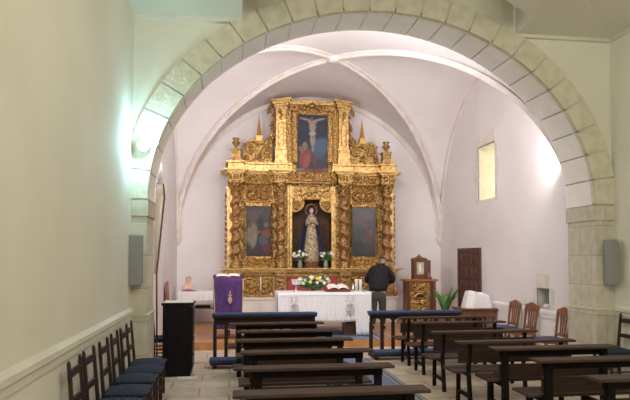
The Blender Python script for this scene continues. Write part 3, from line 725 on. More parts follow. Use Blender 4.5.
# ------------------------------------------------------------------ flower arrangements
def flowers(name, loc, label, n, rx, rz, zb, yel, seed, vase='glass', grp=None):
    rnd = random.Random(seed); t = empty(name, loc, 0, label, 'flowers', grp)
    mb = MB(); mb.lathe([(.035, 0), (.055, .03), (.06, zb*.5), (.04, zb*.85), (.055, zb)], seg=14); mb.obj('vase', vase, t)
    st_ = MB(); fl = MB(); ye = MB(); lf = MB()
    for i in range(n):
        a = rnd.uniform(0, 2*pi); q = sqrt(rnd.random()); x = rx*q*cos(a); y = rx*.5*q*sin(a); z = zb+rz*(.35+.65*rnd.random()*(1-.5*q))
        st_.tube([(x*.1, y*.1, zb*.8), (x*.5, y*.5, zb+(z-zb)*.6), (x, y, z)], .003, 5)
        tgt = ye if i < yel else fl
        for k in range(6):
            b_ = 2*pi*k/6; tgt.ell((x+.020*cos(b_), y-.01, z+.020*sin(b_)), (.019, .014, .019), 6, 5)
        tgt.ell((x, y-.016, z), (.010, .010, .010), 6, 5)
    for i in range(int(n*1.6)):
        a = rnd.uniform(0, 2*pi); L_ = rx*rnd.uniform(.6, 1.15); z = zb+rnd.uniform(.0, rz*.8)
        lf.ell((L_*.6*cos(a), L_*.3*sin(a), z), (L_*.4, .012, .016), 8, 5, rot=Matrix.Rotation(-rnd.uniform(-.2, .7)*(1 if cos(a) > 0 else -1), 3, 'Y'))
    st_.obj('stems', M['leafdark'], t); fl.obj('blossoms', M['petal'], t); lf.obj('leaves', M['leafdark'], t)
    if yel: ye.obj('yellow_blossoms', M['yellow'], t)
vg = mat('green_glass_vase', (.25,.32,.22), rough=.15)
zn = ZC+Z(268)
flowers('flower_vase', (RCX-12.5*U, RY-.22, zn), 'vase of white flowers in the niche left of the statue', 20, .19, .27, .20, 0, 1, vg)
flowers('flower_vase', (RCX+13.5*U, RY-.22, zn), 'vase of white flowers with yellow bloom in niche right of the statue', 18, .19, .27, .20, 2, 2, vg)

# ------------------------------------------------------------------ altar table
AX0, AX1, AY0, AY1, AZ = .985, 2.955, 12.42, 13.2, 1.08
t = empty('altar_table', ((AX0+AX1)/2, (AY0+AY1)/2, ZC+.009), 0, 'brown wooden altar table on two block supports beneath the white cloth', 'table')
hx = (AX1-AX0)/2; hy = (AY1-AY0)/2; zt = AZ-ZC-.009
MB().box(-hx+.02, hx-.02, -hy+.02, hy-.02, zt-.07, zt-.006).obj('tabletop', M['brown'], t, bevel=.005)
for s in (-1, 1):
    mb = MB(); mb.box(s*.58-.11, s*.58+.11, -.22, .22, .0, zt-.07).box(s*.58-.14, s*.58+.14, -.25, .25, 0, .05); mb.obj('support', M['brown'], t, bevel=.008)
mb = MB(); mb.box(AX0, AX1, AY0, AY1, AZ-.004, AZ+.004)
def hem(x):
    if x > AX1-.33: return ZC+.03
    if x < AX0+.30: return ZC+.05
    return .47+.012*sin(x*5)
def front(u, v):
    x = AX0+(AX1-AX0)*u; zb = hem(x); f = .012*sin(x*34)+.007*sin(x*71+1); k = (1-v)**.7
    return (x, AY0-.008-.015*(1-v)-abs(f)*k*1.3, zb+(AZ-zb)*v)
mb.grid(front, 260, 10)
for xs, sg in ((AX0, -1), (AX1, 1)):
    def side(u, v, xs=xs, sg=sg):
        y = AY0+(AY1-AY0)*u; zb = ZC+.03; f = .02*sin(y*30)
        return (xs+sg*(.008+abs(f)*(1-v)), y, zb+(AZ-zb)*v)
    mb.grid(side, 60, 8)
def back(u, v):
    x = AX0+(AX1-AX0)*u; return (x, AY1+.008, .6+(AZ-.6)*v)
mb.grid(back, 20, 4)
ac = tag(mb.obj('altar_cloth', M['cloth'], solid=.003), 'white pleated altar cloth with grey embroidered motifs draped over the altar', 'cloth')
for cxp in (1.32, 2.50):
    e = MB(); 
    def cp(x, z): return (cxp+x, AY0-.048, z)
    e.tube([cp(.085*cos(2*pi*i/20), .72+.085*sin(2*pi*i/20)*1.2) for i in range(21)], .006, 5)
    e.tube([cp(.04*cos(2*pi*i/14), .72+.05*sin(2*pi*i/14)) for i in range(15)], .006, 5)
    e.tube([cp(0, .88), cp(0, .56)], .006, 5); e.tube([cp(-.04, .84), cp(.04, .84)], .006, 5)
    for s in (-1, 1):
        for zz in (.60, .66, .80, .9, .96): e.tube([cp(s*.02, zz), cp(s*.06, zz+.03), cp(s*.08, zz)], .0055, 5)
    e.obj('embroidery', M['lace'], ac)
e = MB(); e.tube([(AX0+.02, AY0-.03, AZ-.06), (AX1-.02, AY0-.03, AZ-.06)], .003, 4)
e.obj('hem_stitching', M['lace'], ac)
ZA = AZ+.006
def onaltar(px, y=12.65): p = ray(px, 285, 'y', y); return p.x
# chalice with white pall
t = empty('covered_chalice', (onaltar(296), 12.65, ZA), 0, 'chalice under a square white veil on left end of the altar', 'chalice')
MB().lathe([(.06, 0), (.06, .012), (.015, .03), (.012, .11), (.022, .12), (.012, .135), (.03, .16), (.045, .21), (.046, .24)], seg=16).obj('cup', M['silver'], t)
mb = MB(); mb.box(-.095, .095, -.095, .095, .245, .255)
mb.lathe([(.088, .15), (.09, .2), (.1, .245)], seg=4, smooth=False, fn=lambda r, z, a: r); mb.obj('veil', M['cloth'], t, bevel=.006)
# bouquet
flowers('flower_bouquet', (onaltar(313, 12.95), 12.95, ZA), 'low bouquet of white and yellow flowers with dark leaves on altar centre', 46, .37, .27, .07, 12, 3, M['leafdark'])
# missal on stand
t = empty('open_missal', (onaltar(337), 12.60, ZA+.004), 0, 'open book with red cover edges lying on a wooden stand at right of altar', 'book')
mb = MB(); mb.prism([(-.15, 0), (.15, 0), (.15, .08), (-.15, .02)], 'x', -.22, .22); mb.obj('book_stand', M['brown'], t, bevel=.004)
mb = MB(); mb.add([(-.21, -.145, .026), (.21, -.145, .026), (.21, .145, .086), (-.21, .145, .086), (-.21, -.150, .036), (.21, -.150, .036), (.21, .14, .096), (-.21, .14, .096)], [(3,2,1,0), (4,5,6,7), (0,1,5,4), (1,2,6,5), (2,3,7,6), (3,0,4,7)]); mb.obj('cover', M['bookred'], t)
mb = MB()
for s in (-1, 1):
    mb.grid(lambda u, v, s=s: (s*.19*u, -.14+.27*v, .038+.056*v+.035*sin(min(1, u*1.05)*pi)**.8*(1-.4*u)+.004), 10, 6)
mb.obj('pages', M['paper'], t, solid=.006); t.scale = (1.15, 1.1, 1.25)
# candles
for i, (px, hgt, yy) in enumerate(((356.5, .25, 12.78), (360.5, .25, 12.70))):
    t = empty('candle', (onaltar(px, yy), yy, ZA), 0, ('left of the two white pillar candles on the right end of the altar', 'right of the two white pillar candles on the right end of the altar')[i], 'candle', 'altar candles')
    MB().lathe([(.033, .012), (.033, hgt), (.028, hgt+.006), (.01, hgt+.002)], seg=16).obj('wax', M['wax'], t)
    MB().lathe([(.05, 0), (.05, .012), (.038, .016)], seg=16).obj('dish', M['silver'], t); MB().tube([(0, 0, hgt), (.002, 0, hgt+.02)], .002, 5).obj('wick', M['black'], t)
t = empty('cruet', (onaltar(353, 12.6), 12.6, ZA), 0, 'small clear bottle on the altar just left of the candles', 'bottle')
MB().lathe([(.028, 0), (.032, .02), (.028, .08), (.012, .11), (.012, .13)], seg=14).obj('body', M['silver'], t); MB().lathe([(.014, .13), (.014, .15), (.006, .155)], seg=12).obj('stopper', M['white'], t)
tag(MB().lathe([(.05, 0), (.06, .012), (.055, .03), (.045, .028), (.04, .01)], seg=18).obj('small_dish', mat('green_glass', (.15,.42,.36), rough=.2), loc=(onaltar(364, 12.58), 12.58, ZA)), 'small green dish at the right edge of altar', 'dish')

# ------------------------------------------------------------------ purple lectern
p = ray(228, 300, 'y', 12.55)
t = empty('lectern', (p.x, 12.6, ZC+.001), 0, 'lectern draped in a purple cloth with gold fringe left of the altar', 'lectern')
mb = MB(); mb.box(-.22, .22, -.16, .20, 0, .05); mb.box(-.05, .05, -.05, .05, .05, 1.2); mb.obj('stand', M['brown'], t, bevel=.006)
mb = MB(); mb.prism([(-.22, 1.22), (.24, 1.27), (.24, 1.24), (-.22, 1.19)], 'x', -.28, .28); mb.obj('reading_desk', M['brown'], t)
mb = MB()
def lc(u, v):
    x = -.30+.60*u; k = 1-v; taper = 1-.12*k*(1 if x < 0 else .9)
    return (x*taper+.01*sin(k*3), -.25-.02*k-.018*sin(u*19+1)*k, 1.235-(1.235-.20-.16*(u > .75)*(0))*k)
mb.grid(lc, 50, 16); mb.grid(lambda u, v: (-.30+.60*u, -.25+.50*v, 1.237+.055*v), 6, 6)
for s in (-1, 1): mb.grid(lambda u, v, s=s: (s*(.30+.0*v-.03*(1-v))+.01*s*sin(u*15), -.25+.48*u, (1.237+.052*u)*v+(.35)*(1-v)), 14, 8)
mb.obj('purple_drape', M['purple'], t, solid=.004)
mb = MB(); mb.tube([lc(0, 1-i/12) for i in range(13)], .010, 5); mb.tube([lc(1, 1-i/12) for i in range(13)], .008, 5); mb.tube([lc(i/12, 0) for i in range(13)], .008, 5)
mb.tube([(.30, -.25, 1.2), (.31, -.22, 1.02), (.33, -.15, .95), (.31, -.05, 1.1)], .012, 5); mb.obj('gold_fringe', M['fringe'], t)
mb = MB(); mb.box(.03, .055, -.292, -.282, .72, .98).box(-.0, .085, -.292, -.282, .88, .91); mb.ell((.042, -.289, .80), (.045, .01, .07)); mb.obj('gold_emblem', mat('dull_gold_thread', (.45,.30,.22), rough=.8), t)
t2 = empty('open_book', (p.x, 12.6, ZC+1.265), 0, 'open red-edged book lying on top of the purple-draped lectern', 'book')
mb = MB(); mb.grid(lambda u, v: (-.25+.5*u, -.18+.34*v, -.012+.04*v), 2, 2); mb.obj('cover', M['bookred'], t2, solid=.012)
mb = MB()
for s in (-1, 1): mb.grid(lambda u, v, s=s: (s*.24*u, -.175+.33*v, .004+.04*v+.018*sin(u*pi)**.7), 8, 4)
mb.obj('pages', M['paper'], t2, solid=.008)

# ------------------------------------------------------------------ left credence table
pa = ray(177, 292, 'y', 14.6); pb = ray(217, 292, 'y', 14.6)
cxm = (pa.x+pb.x)/2; w2 = (pb.x-pa.x)/2
cxm += .03
t = empty('credence_table', (cxm, 14.9, ZC+.001), 0, 'narrow wooden side table with lower shelf against the far left wall', 'table')
MB().box(-w2+.03, w2-.03, -.28, .28, .80, .835).obj('tabletop', M['brown'], t, bevel=.004)
MB().box(-w2+.06, w2-.06, -.24, .24, .42, .445).obj('shelf', M['brown'], t, bevel=.004)
for sx in (-1, 1):
    for sy in (-1, 1): MB().box(sx*(w2-.07)-.022, sx*(w2-.07)+.022, sy*.24-.022, sy*.24+.022, 0, .80).obj('leg', M['brown'], t, bevel=.004)
mb = MB(); mb.box(-w2, w2, -.30, .30, .838, .846)
def cf(u, v):
    x = -w2+2*w2*u; zb = .60+.012*abs(sin(x*40)); return (x, -.305-.006*sin(x*50)*(1-v), zb+(.842-zb)*v)
mb.grid(cf, 120, 6)
for s in (-1, 1): mb.grid(lambda u, v, s=s: (s*(w2+.004+.006*sin(u*20)*(1-v)), -.3+.6*u, .60+.242*v), 30, 4)
tag(mb.obj('table_cloth', M['cloth'], loc=(cxm, 14.9, ZC+.001), solid=.003), 'white lace-edged cloth on the side table at far left', 'cloth')
tag(MB().box(-.18, .18, -.12, .12, 0, .06).obj('dark_case', M['black'], loc=(cxm+.1, 14.9, ZC+.447), bevel=.01), 'flat dark case on the shelf under the side table', 'case')
p = ray(188.5, 290, 'y', 14.85)
t = empty('small_doll', (p.x, 14.85, ZC+.848), 0, 'small seated pink doll with orange hair on the white side table', 'doll')
mb = MB(); mb.ell((0, 0, .07), (.11, .08, .07)); mb.ell((-.06, -.05, .05), (.045, .06, .045)); mb.ell((.06, -.05, .05), (.045, .06, .045)); mb.ell((.0, 0, .13), (.06, .05, .05)); mb.obj('body', M['pink'], t)
mb = MB(); mb.ell((0, -.01, .21), (.045, .045, .05)); mb.ell((0, -.055, .205), (.008, .008, .008)); mb.obj('head', M['statueskin'], t)
mb = MB(); mb.ell((0, .012, .235), (.052, .048, .045)); mb.obj('hair', M['orange'], t)
mb = MB(); mb.box(-.13, .13, -.09, .09, 0, .012); mb.obj('base', M['brown'], t); t.scale = (1.3, 1.2, 1.25)

# ------------------------------------------------------------------ chairs
def ladder_chair(label, loc, rotz, grp):
    # faces local +Y (back at -Y)
    t = empty('ladder_back_chair', loc, rotz, label, 'chair', grp)
    for s in (-1, 1):
        mb = MB(); mb.bar((s*.19, -.20, 0), (s*.19, -.19, .45), .036, .036, up=(0,1,0)); mb.bar((s*.19, -.19, .45), (s*.185, -.235, .95), .036, .032, up=(0,1,0), w2=.03, t2=.026); mb.ell((s*.185, -.236, .955), (.016, .014, .02), 8, 6)
        mb.obj('leg', M['chairdark'], t)
        mb = MB(); mb.bar((s*.20, .19, 0), (s*.20, .19, .43), .034, .034, up=(0,1,0)); mb.obj('leg', M['chairdark'], t)
    for z, h in ((.86, .055), (.64, .05)):
        y = -.19-.045*(z-.45)/.5
        mb = MB(); n = 8; pr = [(-.175+.35*i/n, z-h/2) for i in range(n+1)]+[(.175-.35*i/n, z+h/2+.012*sin(pi*i/n)) for i in range(n+1)]
        mb.prism(pr, 'y', y-.009, y+.009); mb.obj('back_rail', M['chairdark'], t)
    for s in (-1, 1):
        for z in (.16, .28): MB().tube([(s*.195, -.19, z), (s*.2, .18, z)], .012, 8).obj('stretcher', M['chairdark'], t)
    for z in (.20, .32): MB().tube([(-.19, .19, z), (.19, .19, z)], .012, 8).obj('stretcher', M['chairdark'], t)
    MB().box(-.20, .20, -.20, .20, .39, .435).obj('seat_frame', M['chairdark'], t, bevel=.004)
    mb = MB(); mb.grid(lambda u, v: (-.225+.45*u, -.205+.44*v, .45+.035*(1-(2*u-1)**4)*(1-(2*v-1)**4)), 12, 12); mb.box(-.222, .222, -.20, .232, .425, .455)
    mb.obj('seat', M['blueseat'], t, bevel=.012)
    return t
lab = ['dark ladder-back chair with blue seat nearest the left stone pier', 'dark blue-seated chair on left wall, second from the pier', 'dark blue-seated chair on left wall, third from the pier', 'dark blue-seated chair on left wall, fourth from the pier', 'dark blue-seated chair on left wall, fifth from the pier', 'dark ladder-back chair on left wall nearest the photo corner']
ys = [8.08, 7.56, 7.03, 6.40, 5.80, 5.25]
c0 = ladder_chair(lab[0], (-1.06, ys[0], 0), -pi/2, 'dark chairs along the left wall')
for i in range(1, 6): dup(c0, (-1.05+.01*(i % 2), ys[i], 0), -pi/2+random.uniform(-.03, .03), lab[i])
c1 = dup(c0, (-1.09, 10.5, 0), -pi/2, 'dark blue-seated chair behind the black cabinet by the left wall'); del c1['group']
c2 = dup(c0, (XR-.30, 7.55, 0), pi*.97, 'dark ladder-back chair in front of right pier under the grey speaker'); del c2['group']
c2.location = (5.60, 8.16, 0); c2.rotation_euler = (0, 0, pi/2)
def slat_chair(label, loc, rotz, grp):
    t = empty('wooden_chair', loc, rotz, label, 'chair', grp)
    for s in (-1, 1):
        mb = MB(); mb.bar((s*.18, -.21, 0), (s*.18, -.18, .44), .04, .036, up=(0,1,0)); mb.bar((s*.18, -.18, .44), (s*.21, -.25, .93), .042, .03, up=(0,1,0)); mb.obj('leg', M['chairbrown'], t)
        mb = MB(); mb.bar((s*.20, .20, 0), (s*.20, .20, .42), .028, .028, up=(0,1,0), w2=.042, t2=.042); mb.obj('leg', M['chairbrown'], t)
    mb = MB(); n = 20; pr = [(-.23+.46*i/n, .86) for i in range(n+1)]+[(.23-.46*i/n, .92+.05*sin(pi*i/n)**.6+.025*exp(-((i/n-.5)/.12)**2)) for i in range(n+1)]
    mb.prism(pr, 'y', -.265, -.235); mb.obj('crest_rail', M['chairbrown'], t, bevel=.004)
    for k in range(3):
        x = -.08+.08*k; mb = MB(); mb.bar((x*.8, -.195, .50), (x*1.15, -.25, .88), .03, .014, up=(0,1,0), w2=.042); mb.obj('back_slat', M['chairbrown'], t)
    MB().box(-.185, .185, -.20, -.175, .48, .53).obj('back_rail', M['chairbrown'], t, bevel=.003)
    MB().box(-.215, .215, -.20, .215, .38, .44).obj('seat_frame', M['chairbrown'], t, bevel=.004)
    mb = MB(); mb.grid(lambda u, v: (-.215+.43*u, -.185+.41*v, .445+.03*(1-(2*u-1)**4)*(1-(2*v-1)**4)), 12, 12); mb.box(-.21, .21, -.18, .222, .44, .452); mb.obj('seat', mat('plain_blue_seat', (.05,.08,.17), (.08,.12,.24), .85, scale=30), t)
    for s in (-1, 1): MB().box(s*.19-.012, s*.19+.012, -.19, .19, .18, .21).obj('stretcher', M['chairbrown'], t)
    return t
a0 = slat_chair('brown slat-back chair with blue seat next to the white-covered table', (5.45, 11.45, 0), pi/2, 'brown chairs along the right wall')
dup(a0, (5.45, 10.76, 0), pi/2+.04, 'brown slat-back chair under the stone wall niche, middle of three'); dup(a0, (5.43, 9.62, 0), pi/2-.02, 'brown slat-back chair closest to the right stone pier')
for o_ in list(COL.objects):
    if o_.name.startswith('wooden_chair'): o_.scale.z = .96
# carved high chair on chancel left
t = empty('high_back_chair', (-1.10, 13.0, ZC+.001), -pi/2, 'brown high-backed chair by left wall behind the black cabinet', 'chair')
for s in (-1, 1):
    mb = MB(); mb.bar((s*.2, -.18, 0), (s*.2, -.18, .45), .04, .04); mb.bar((s*.2, -.18, .45), (s*.2, -.22, 1.1), .04, .035); mb.ell((s*.2, -.22, 1.12), (.024, .02, .035)); mb.obj('leg', M['chairbrown'], t)
    MB().box(s*.2-.02, s*.2+.02, .16, .2, 0, .45).obj('leg', M['chairbrown'], t)
MB().box(-.22, .22, -.2, .22, .42, .46).obj('seat', M['chairbrown'], t, bevel=.006)
MB().box(-.18, .18, -.225, -.195, .6, 1.05).obj('backrest', M['chairbrown'], t, bevel=.006)

# ------------------------------------------------------------------ black cabinet
t = empty('black_cabinet', (-.79, 9.62, 0), 0, 'tall black lacquered cabinet standing beside the left pier', 'cabinet')
MB().box(-.215, .215, -.27, .27, .05, 1.08).obj('body', M['black'], t, bevel=.006)
MB().box(-.20, .20, -.25, .25, 0, .05).obj('plinth', M['black'], t)
MB().box(-.235, .245, -.29, .29, 1.08, 1.115).obj('top', M['black'], t, bevel=.006)
mb = MB(); mb.box(-.17, .17, -.277, -.27, .62, 1.02).box(-.17, .17, -.277, -.27, .10, .55); mb.obj('side_panel', M['black'], t, bevel=.004)
for z0_, z1_ in ((.10, .55), (.58, 1.04)):
    d_ = MB().box(.215, .232, -.25, .25, z0_, z1_).obj('door', M['black'], t, bevel=.003)
    MB().lathe([(.012, 0), (.012, .02), (.02, .028), (.004, .034)], (.232, -.2, (z0_+z1_)/2), 10, axis=(1,0,0)).obj('knob', M['silver'], d_)
mb = MB(); mb.grid(lambda u, v: (-.225+.45*u, -.28+.5*v, .004+.006*sin(u*17)*sin(v*9)), 20, 16)
tag(mb.obj('paper_runner', M['paper'], loc=(-.79, 9.62, 1.118), solid=.004), 'crumpled pale cover lying on top of the black cabinet', 'cover')
t = empty('power_strip', (-.62, 9.15, 0), 0, 'white power strip lying on the floor in front of the black cabinet', 'power strip')
MB().box(-.14, .14, -.025, .025, .001, .04).obj('body', M['white'], t, bevel=.006)
mb = MB()
for k in range(4): mb.lathe([(.017, 0), (.017, .003), (.013, .003), (.013, 0)], (-.09+.06*k, 0, .04), 12)
mb.obj('socket', M['grey'], t)
MB().tube([(-.14, 0, .02), (-.22, .03, .012), (-.28, -.02, .01), (-.33, .06, .01), (-.37, .12, .012)], .006, 6).obj('cable', M['white'], t)
t = empty('rolled_mat', (-1.09, 9.5, .0), 0, 'small grey rolled mat standing on end by the left pier', 'mat')
mb = MB(); mb.lathe([(.06, 0), (.065, .01), (.065, .27), (.06, .28)], seg=18); mb.obj('roll', M['grey'], t); MB().tube([(.066*cos(2*pi*i/20), .066*sin(2*pi*i/20), .2) for i in range(21)], .004, 5).obj('strap', M['brown'], t)

# ------------------------------------------------------------------ furled banner on left chancel wall
pt = ray(161.5, 164, 'x', -1.22)
yy = 10.4
t = empty('furled_banner', (-1.16, yy-.5, 0), 0, 'furled pale processional banner with pointed finial leaning on left chancel wall', 'banner')
def q(px, py, y): a = ray(px, py, 'y', y); return (a.x+1.16, y-(yy-.5), a.z)
top = q(161.3, 163, 9.95); n1 = q(160, 184, 9.93); n2 = q(159.5, 197, 9.9); low = q(155.2, 274, 9.75)
MB().tube([(low[0]+.05, low[1]-.08, .01), (low[0]+.03, low[1]-.06, low[2]), (n2[0]+.085, n2[1]-.05, n2[2]), (n1[0]+.06, n1[1]-.04, n1[2])], .013, 8).obj('pole', M['brown'], t)
mb = MB(); mb.tube([n1, (n1[0]*.45+top[0]*.55, n1[1], n1[2]*.45+top[2]*.55), top], [.05, .03, .004], 8); mb.tube([(n1[0]-.06, n1[1], n1[2]), (n1[0]+.09, n1[1], n1[2]-.02)], .012, 6); mb.obj('finial', M['white'], t)
mb = MB(); mb.tube([(n1[0]+.02, n1[1], n1[2]-.02), (n2[0]+.02, n2[1], n2[2]), ((n2[0]+low[0])/2, (n2[1]+low[1])/2, (n2[2]+low[2])/2), low], [.085, .08, .055, .02], 12, flat=.6); mb.obj('sheath', M['glassy'], t)

# ------------------------------------------------------------------ speakers, floodlights
def speaker(x, y, z, s, label, w=.09):
    t = empty('column_speaker', (x, y, z), 0, label, 'speaker', None)
    MB().box(-w, w, -.14, .02, -.34, .34).obj('cabinet', M['grey'], t, bevel=.01)
    mb = MB(); mb.box(-w+.012, w-.012, -.146, -.14, -.32, .32)
    mb.obj('grille', M['grille'], t)
    MB().box(-.02, .02, .02, .06, -.3, -.2).obj('bracket', M['grey'], t); MB().box(-.02, .02, .02, .06, .2, .3).obj('bracket', M['grey'], t)
    return t
p = ray(135.5, 260, 'y', 8.42); speaker(p.x, 8.48, p.z, 1, 'grey column speaker mounted on the left stone pier')
p = ray(611.5, 262, 'y', 8.40); speaker(p.x, 8.46, p.z, 1, 'grey column speaker mounted on the right stone pier', .068)

def flood(loc, aim, label, power, color, size=.12, cone=150, hot=True):
    d = (Vector(aim)-Vector(loc)).normalized()
    t = empty('floodlight', loc, 0, label, 'lamp')
    R = Vector((0,0,1)).rotation_difference(d).to_matrix()
    mb = MB(); mb.lathe([(.05, -.12), (.08, -.10), (.10, -.02), (.115, .0), (.105, 0), (.095, -.02), (.02, -.05)], seg=20)
    mb.v = [tuple(R @ Vector(v)) for v in mb.v]; mb.obj('housing', M['grey'], t)
    mb = MB(); mb.ell((0, 0, -.025), (.096, .096, .03), 20, 8); mb.v = [tuple(R @ Vector(v)) for v in mb.v]; mb.obj('lens', M['lamp'], t)
    mb = MB(); mb.tube([tuple(R @ Vector((0, 0, -.11))), tuple(R @ Vector((0, 0, -.11))+Vector((-.03, .17, .02)))], .014, 6); mb.obj('bracket', M['grey'], t)
    l = bpy.data.lights.new('flood', 'POINT' if cone > 170 else 'SPOT'); l.energy = power; l.color = color; l.shadow_soft_size = size
    if cone <= 170: l.spot_size = radians(cone); l.spot_blend = .6
    o = bpy.data.objects.new('floodlight_beam', l); COL.objects.link(o); o.parent = t; o.location = tuple(d*(.22 if cone > 170 else .06))
    t.scale = (.75,)*3 if cone > 170 else (1,)*3; o.rotation_mode = 'QUATERNION'; o.rotation_quaternion = Vector((0,0,-1)).rotation_difference(d)
p = ray(143, 145, 'y', 8.30)
flood((p.x, 8.34, p.z), (0.3, 4.5, 3.6), 'bright cold-white floodlight fixed at the foot of the arch on left', 36, (.42,.84,1.0), .05, 175)
flood((5.65, 9.52, 3.62), (4.0, 14.6, 4.9), 'floodlight behind the right side of the arch aimed at the vault', 250, (1.0,.90,.91), .10, 165)
flood((-1.20, 9.62, 3.9), (2.2, 14.6, 4.6), 'added floodlight, unseen behind the left side of the arch, aimed at the altarpiece', 390, (1.0,.90,.92), .10, 165)  # mirrors the right lamp; added to light the chancel, fixture unseen

# ------------------------------------------------------------------ ambo with tabernacle (right)
pa = ray(404, 280, 'y', 14.44); pb = ray(437, 280, 'y', 14.44); cxm = (pa.x+pb.x)/2; hw = (pb.x-pa.x)/2
t = empty('carved_stand', (cxm, 14.6, ZC+.001), 0, 'wooden stand with gilded carved front right of the altarpiece', 'stand')
zt = 1.8-21.5*14.75/600-ZC
MB().box(-hw+.05, hw-.05, -.22, .12, 0, zt-.05).obj('body', M['brown'], t, bevel=.006)
MB().box(-hw, hw, -.26, .16, zt-.05, zt).obj('top', M['redwood'], t, bevel=.006)
for s in (-1, 1):
    MB().box(s*(hw-.12)-.035, s*(hw-.12)+.035, -.27, -.22, 0, zt-.06).obj('corner_post', M['brown'], t, bevel=.006)
_U, _Z, _P = U, Z, P_
def local_relief(x0, x1, z0, z1, depth, parent, seed, amp):
    global Z, P_
    zz, pp = Z, P_
    Z = lambda y: y; P_ = lambda mb, name, m=None, **k: mb.obj(name, m or M['gold'], parent)
    r = relief(x0/U, x1/U, z1, z0, depth, seed, amp)
    Z, P_ = zz, pp; return r
g1 = local_relief(-.31, .20, zt-.32, zt-.06, -.235, t, 5, .05)
g1 = local_relief(-.31, -.20, .1, zt-.32, -.235, t, 6, .05); g1 = local_relief(.10, .20, .1, zt-.32, -.235, t, 7, .05)
g1 = local_relief(-.19, .09, .1, zt-.45, -.225, t, 8, .035)
mb = MB(); mb.tube([(-.05+.14*cos(pi*i/12), -.27, zt-.47+.12*sin(pi*i/12)) for i in range(13)], .028, 8); mb.obj('arch_moulding', M['goldflat'], t)
pc = ray(421, 270, 'y', 14.55)
t = empty('tabernacle', (pc.x, 14.60, ZC+zt+.002), 0, 'small wooden cabinet with pale figure and pointed pediment on the carved stand', 'tabernacle')
MB().box(-.22, .25, -.14, .16, 0, .05).obj('base', M['brown'], t, bevel=.005)
MB().box(-.20, .23, -.12, .14, .05, .47).obj('case', M['brown'], t, bevel=.005)
mb = MB(); mb.prism([(-.22, .47), (.14, .47), (.14, .50), (.07, .53), (.0, .54), (-.04, .58), (-.08, .54), (-.15, .53), (-.22, .50)], 'y', -.14, .10); mb.ell((-.04, -.02, .60), (.02, .02, .03)); mb.obj('pediment', M['brown'], t, bevel=.004)
MB().box(-.13, .05, -.127, -.12, .11, .42).obj('window_panel', mat('pale_image', (.62,.58,.46), (.45,.42,.30), .6, scale=14), t)
mb = MB(); mb.lathe([(.05, .13), (.045, .22), (.03, .30), (.015, .32), (.025, .345), (.02, .37), (.004, .385)], (-.04, -.13, 0), 12); mb.v = [(x, -.127+(y+.127)*.3, z) for x, y, z in mb.v]; mb.obj('relief_figure', M['white'], t)
t = empty('small_jar', (pc.x+.15, 14.38, ZC+zt+.002), 0, 'small brown jar standing beside the little wooden cabinet', 'jar')
MB().lathe([(.04, 0), (.045, .05), (.04, .15), (.03, .16)], seg=14).obj('body', M['pot'], t); MB().lathe([(.042, .16), (.042, .18), (.01, .19)], seg=14).obj('lid', M['brown'], t)
tag(MB().lathe([(.05, 0), (.06, .03), (.035, .05), (.02, .055)], seg=14).obj('small_bowl', M['fringe'], loc=(pa.x+.14, 14.45, ZC+zt+.002)), 'low golden bowl at the left end of the carved stand', 'bowl')

# candlestick on predella plinth left
def candlestick(x, label, h):
    t = empty('candlestick', (x, 15.12, ZC+Z(296.5)+.001), 0, label, 'candlestick')
    MB().lathe([(.08, 0), (.08, .015), (.03, .04), (.015, .07), (.025, .09), (.012, .11), (.04, .14), (.04, .15)], seg=16).obj('base', M['gold'], t)
    MB().lathe([(.018, .15), (.017, .15+h), (.004, .155+h)], seg=12).obj('candle', M['wax'], t)
candlestick(ray(260.5, 290, 'y', 15.22).x, 'golden candlestick with slim white candle left of the altar on the stone plinth', .36)
# flame-red votive at right end
t = empty('votive_light', (ray(398, 290, 'y', 15.1).x-.06, 15.12, ZC+Z(296.5)+.001), 0, 'small red votive glass at the right end of the stone plinth', 'candle')
MB().lathe([(.045, 0), (.03, .02), (.05, .06), (.055, .16), (.05, .16)], seg=14).obj('glass', mat('red_glass', (.6,.16,.08), rough=.2), t); MB().lathe([(.03, .14), (.01, .22), (.002, .25)], seg=10).obj('wax', M['wax'], t)

# plant
pp = ray(445, 300, 'y', 13.3)
t = empty('potted_plant', (pp.x, 13.3, ZC+.001), 0, 'potted green leafy plant on the floor right of the carved stand', 'plant')
MB().lathe([(.13, 0), (.14, .02), (.18, .34), (.20, .36), (.20, .40), (.17, .40), (.16, .36)], seg=20).obj('pot', M['pot'], t)
rnd = random.Random(4)
for k in range(14):
    a = rnd.uniform(0, 2*pi); L_ = rnd.uniform(.45, .78); lean = rnd.uniform(.12, .65); w = rnd.uniform(.045, .075)
    def lfn(u, v, a=a, L_=L_, lean=lean, w=w):
        r = .04+lean*L_*(v**1.6); z = .37+L_*v*(1-.35*lean*v); ww = w*sin(pi*min(1, .12+v*.88))**.7*(2*u-1)
        return (r*cos(a)-ww*sin(a), r*sin(a)+ww*cos(a), z-abs(2*u-1)*-.008)
    mb = MB(); mb.grid(lfn, 4, 12); mb.obj('leaf', M['leaf'], t, solid=.003)
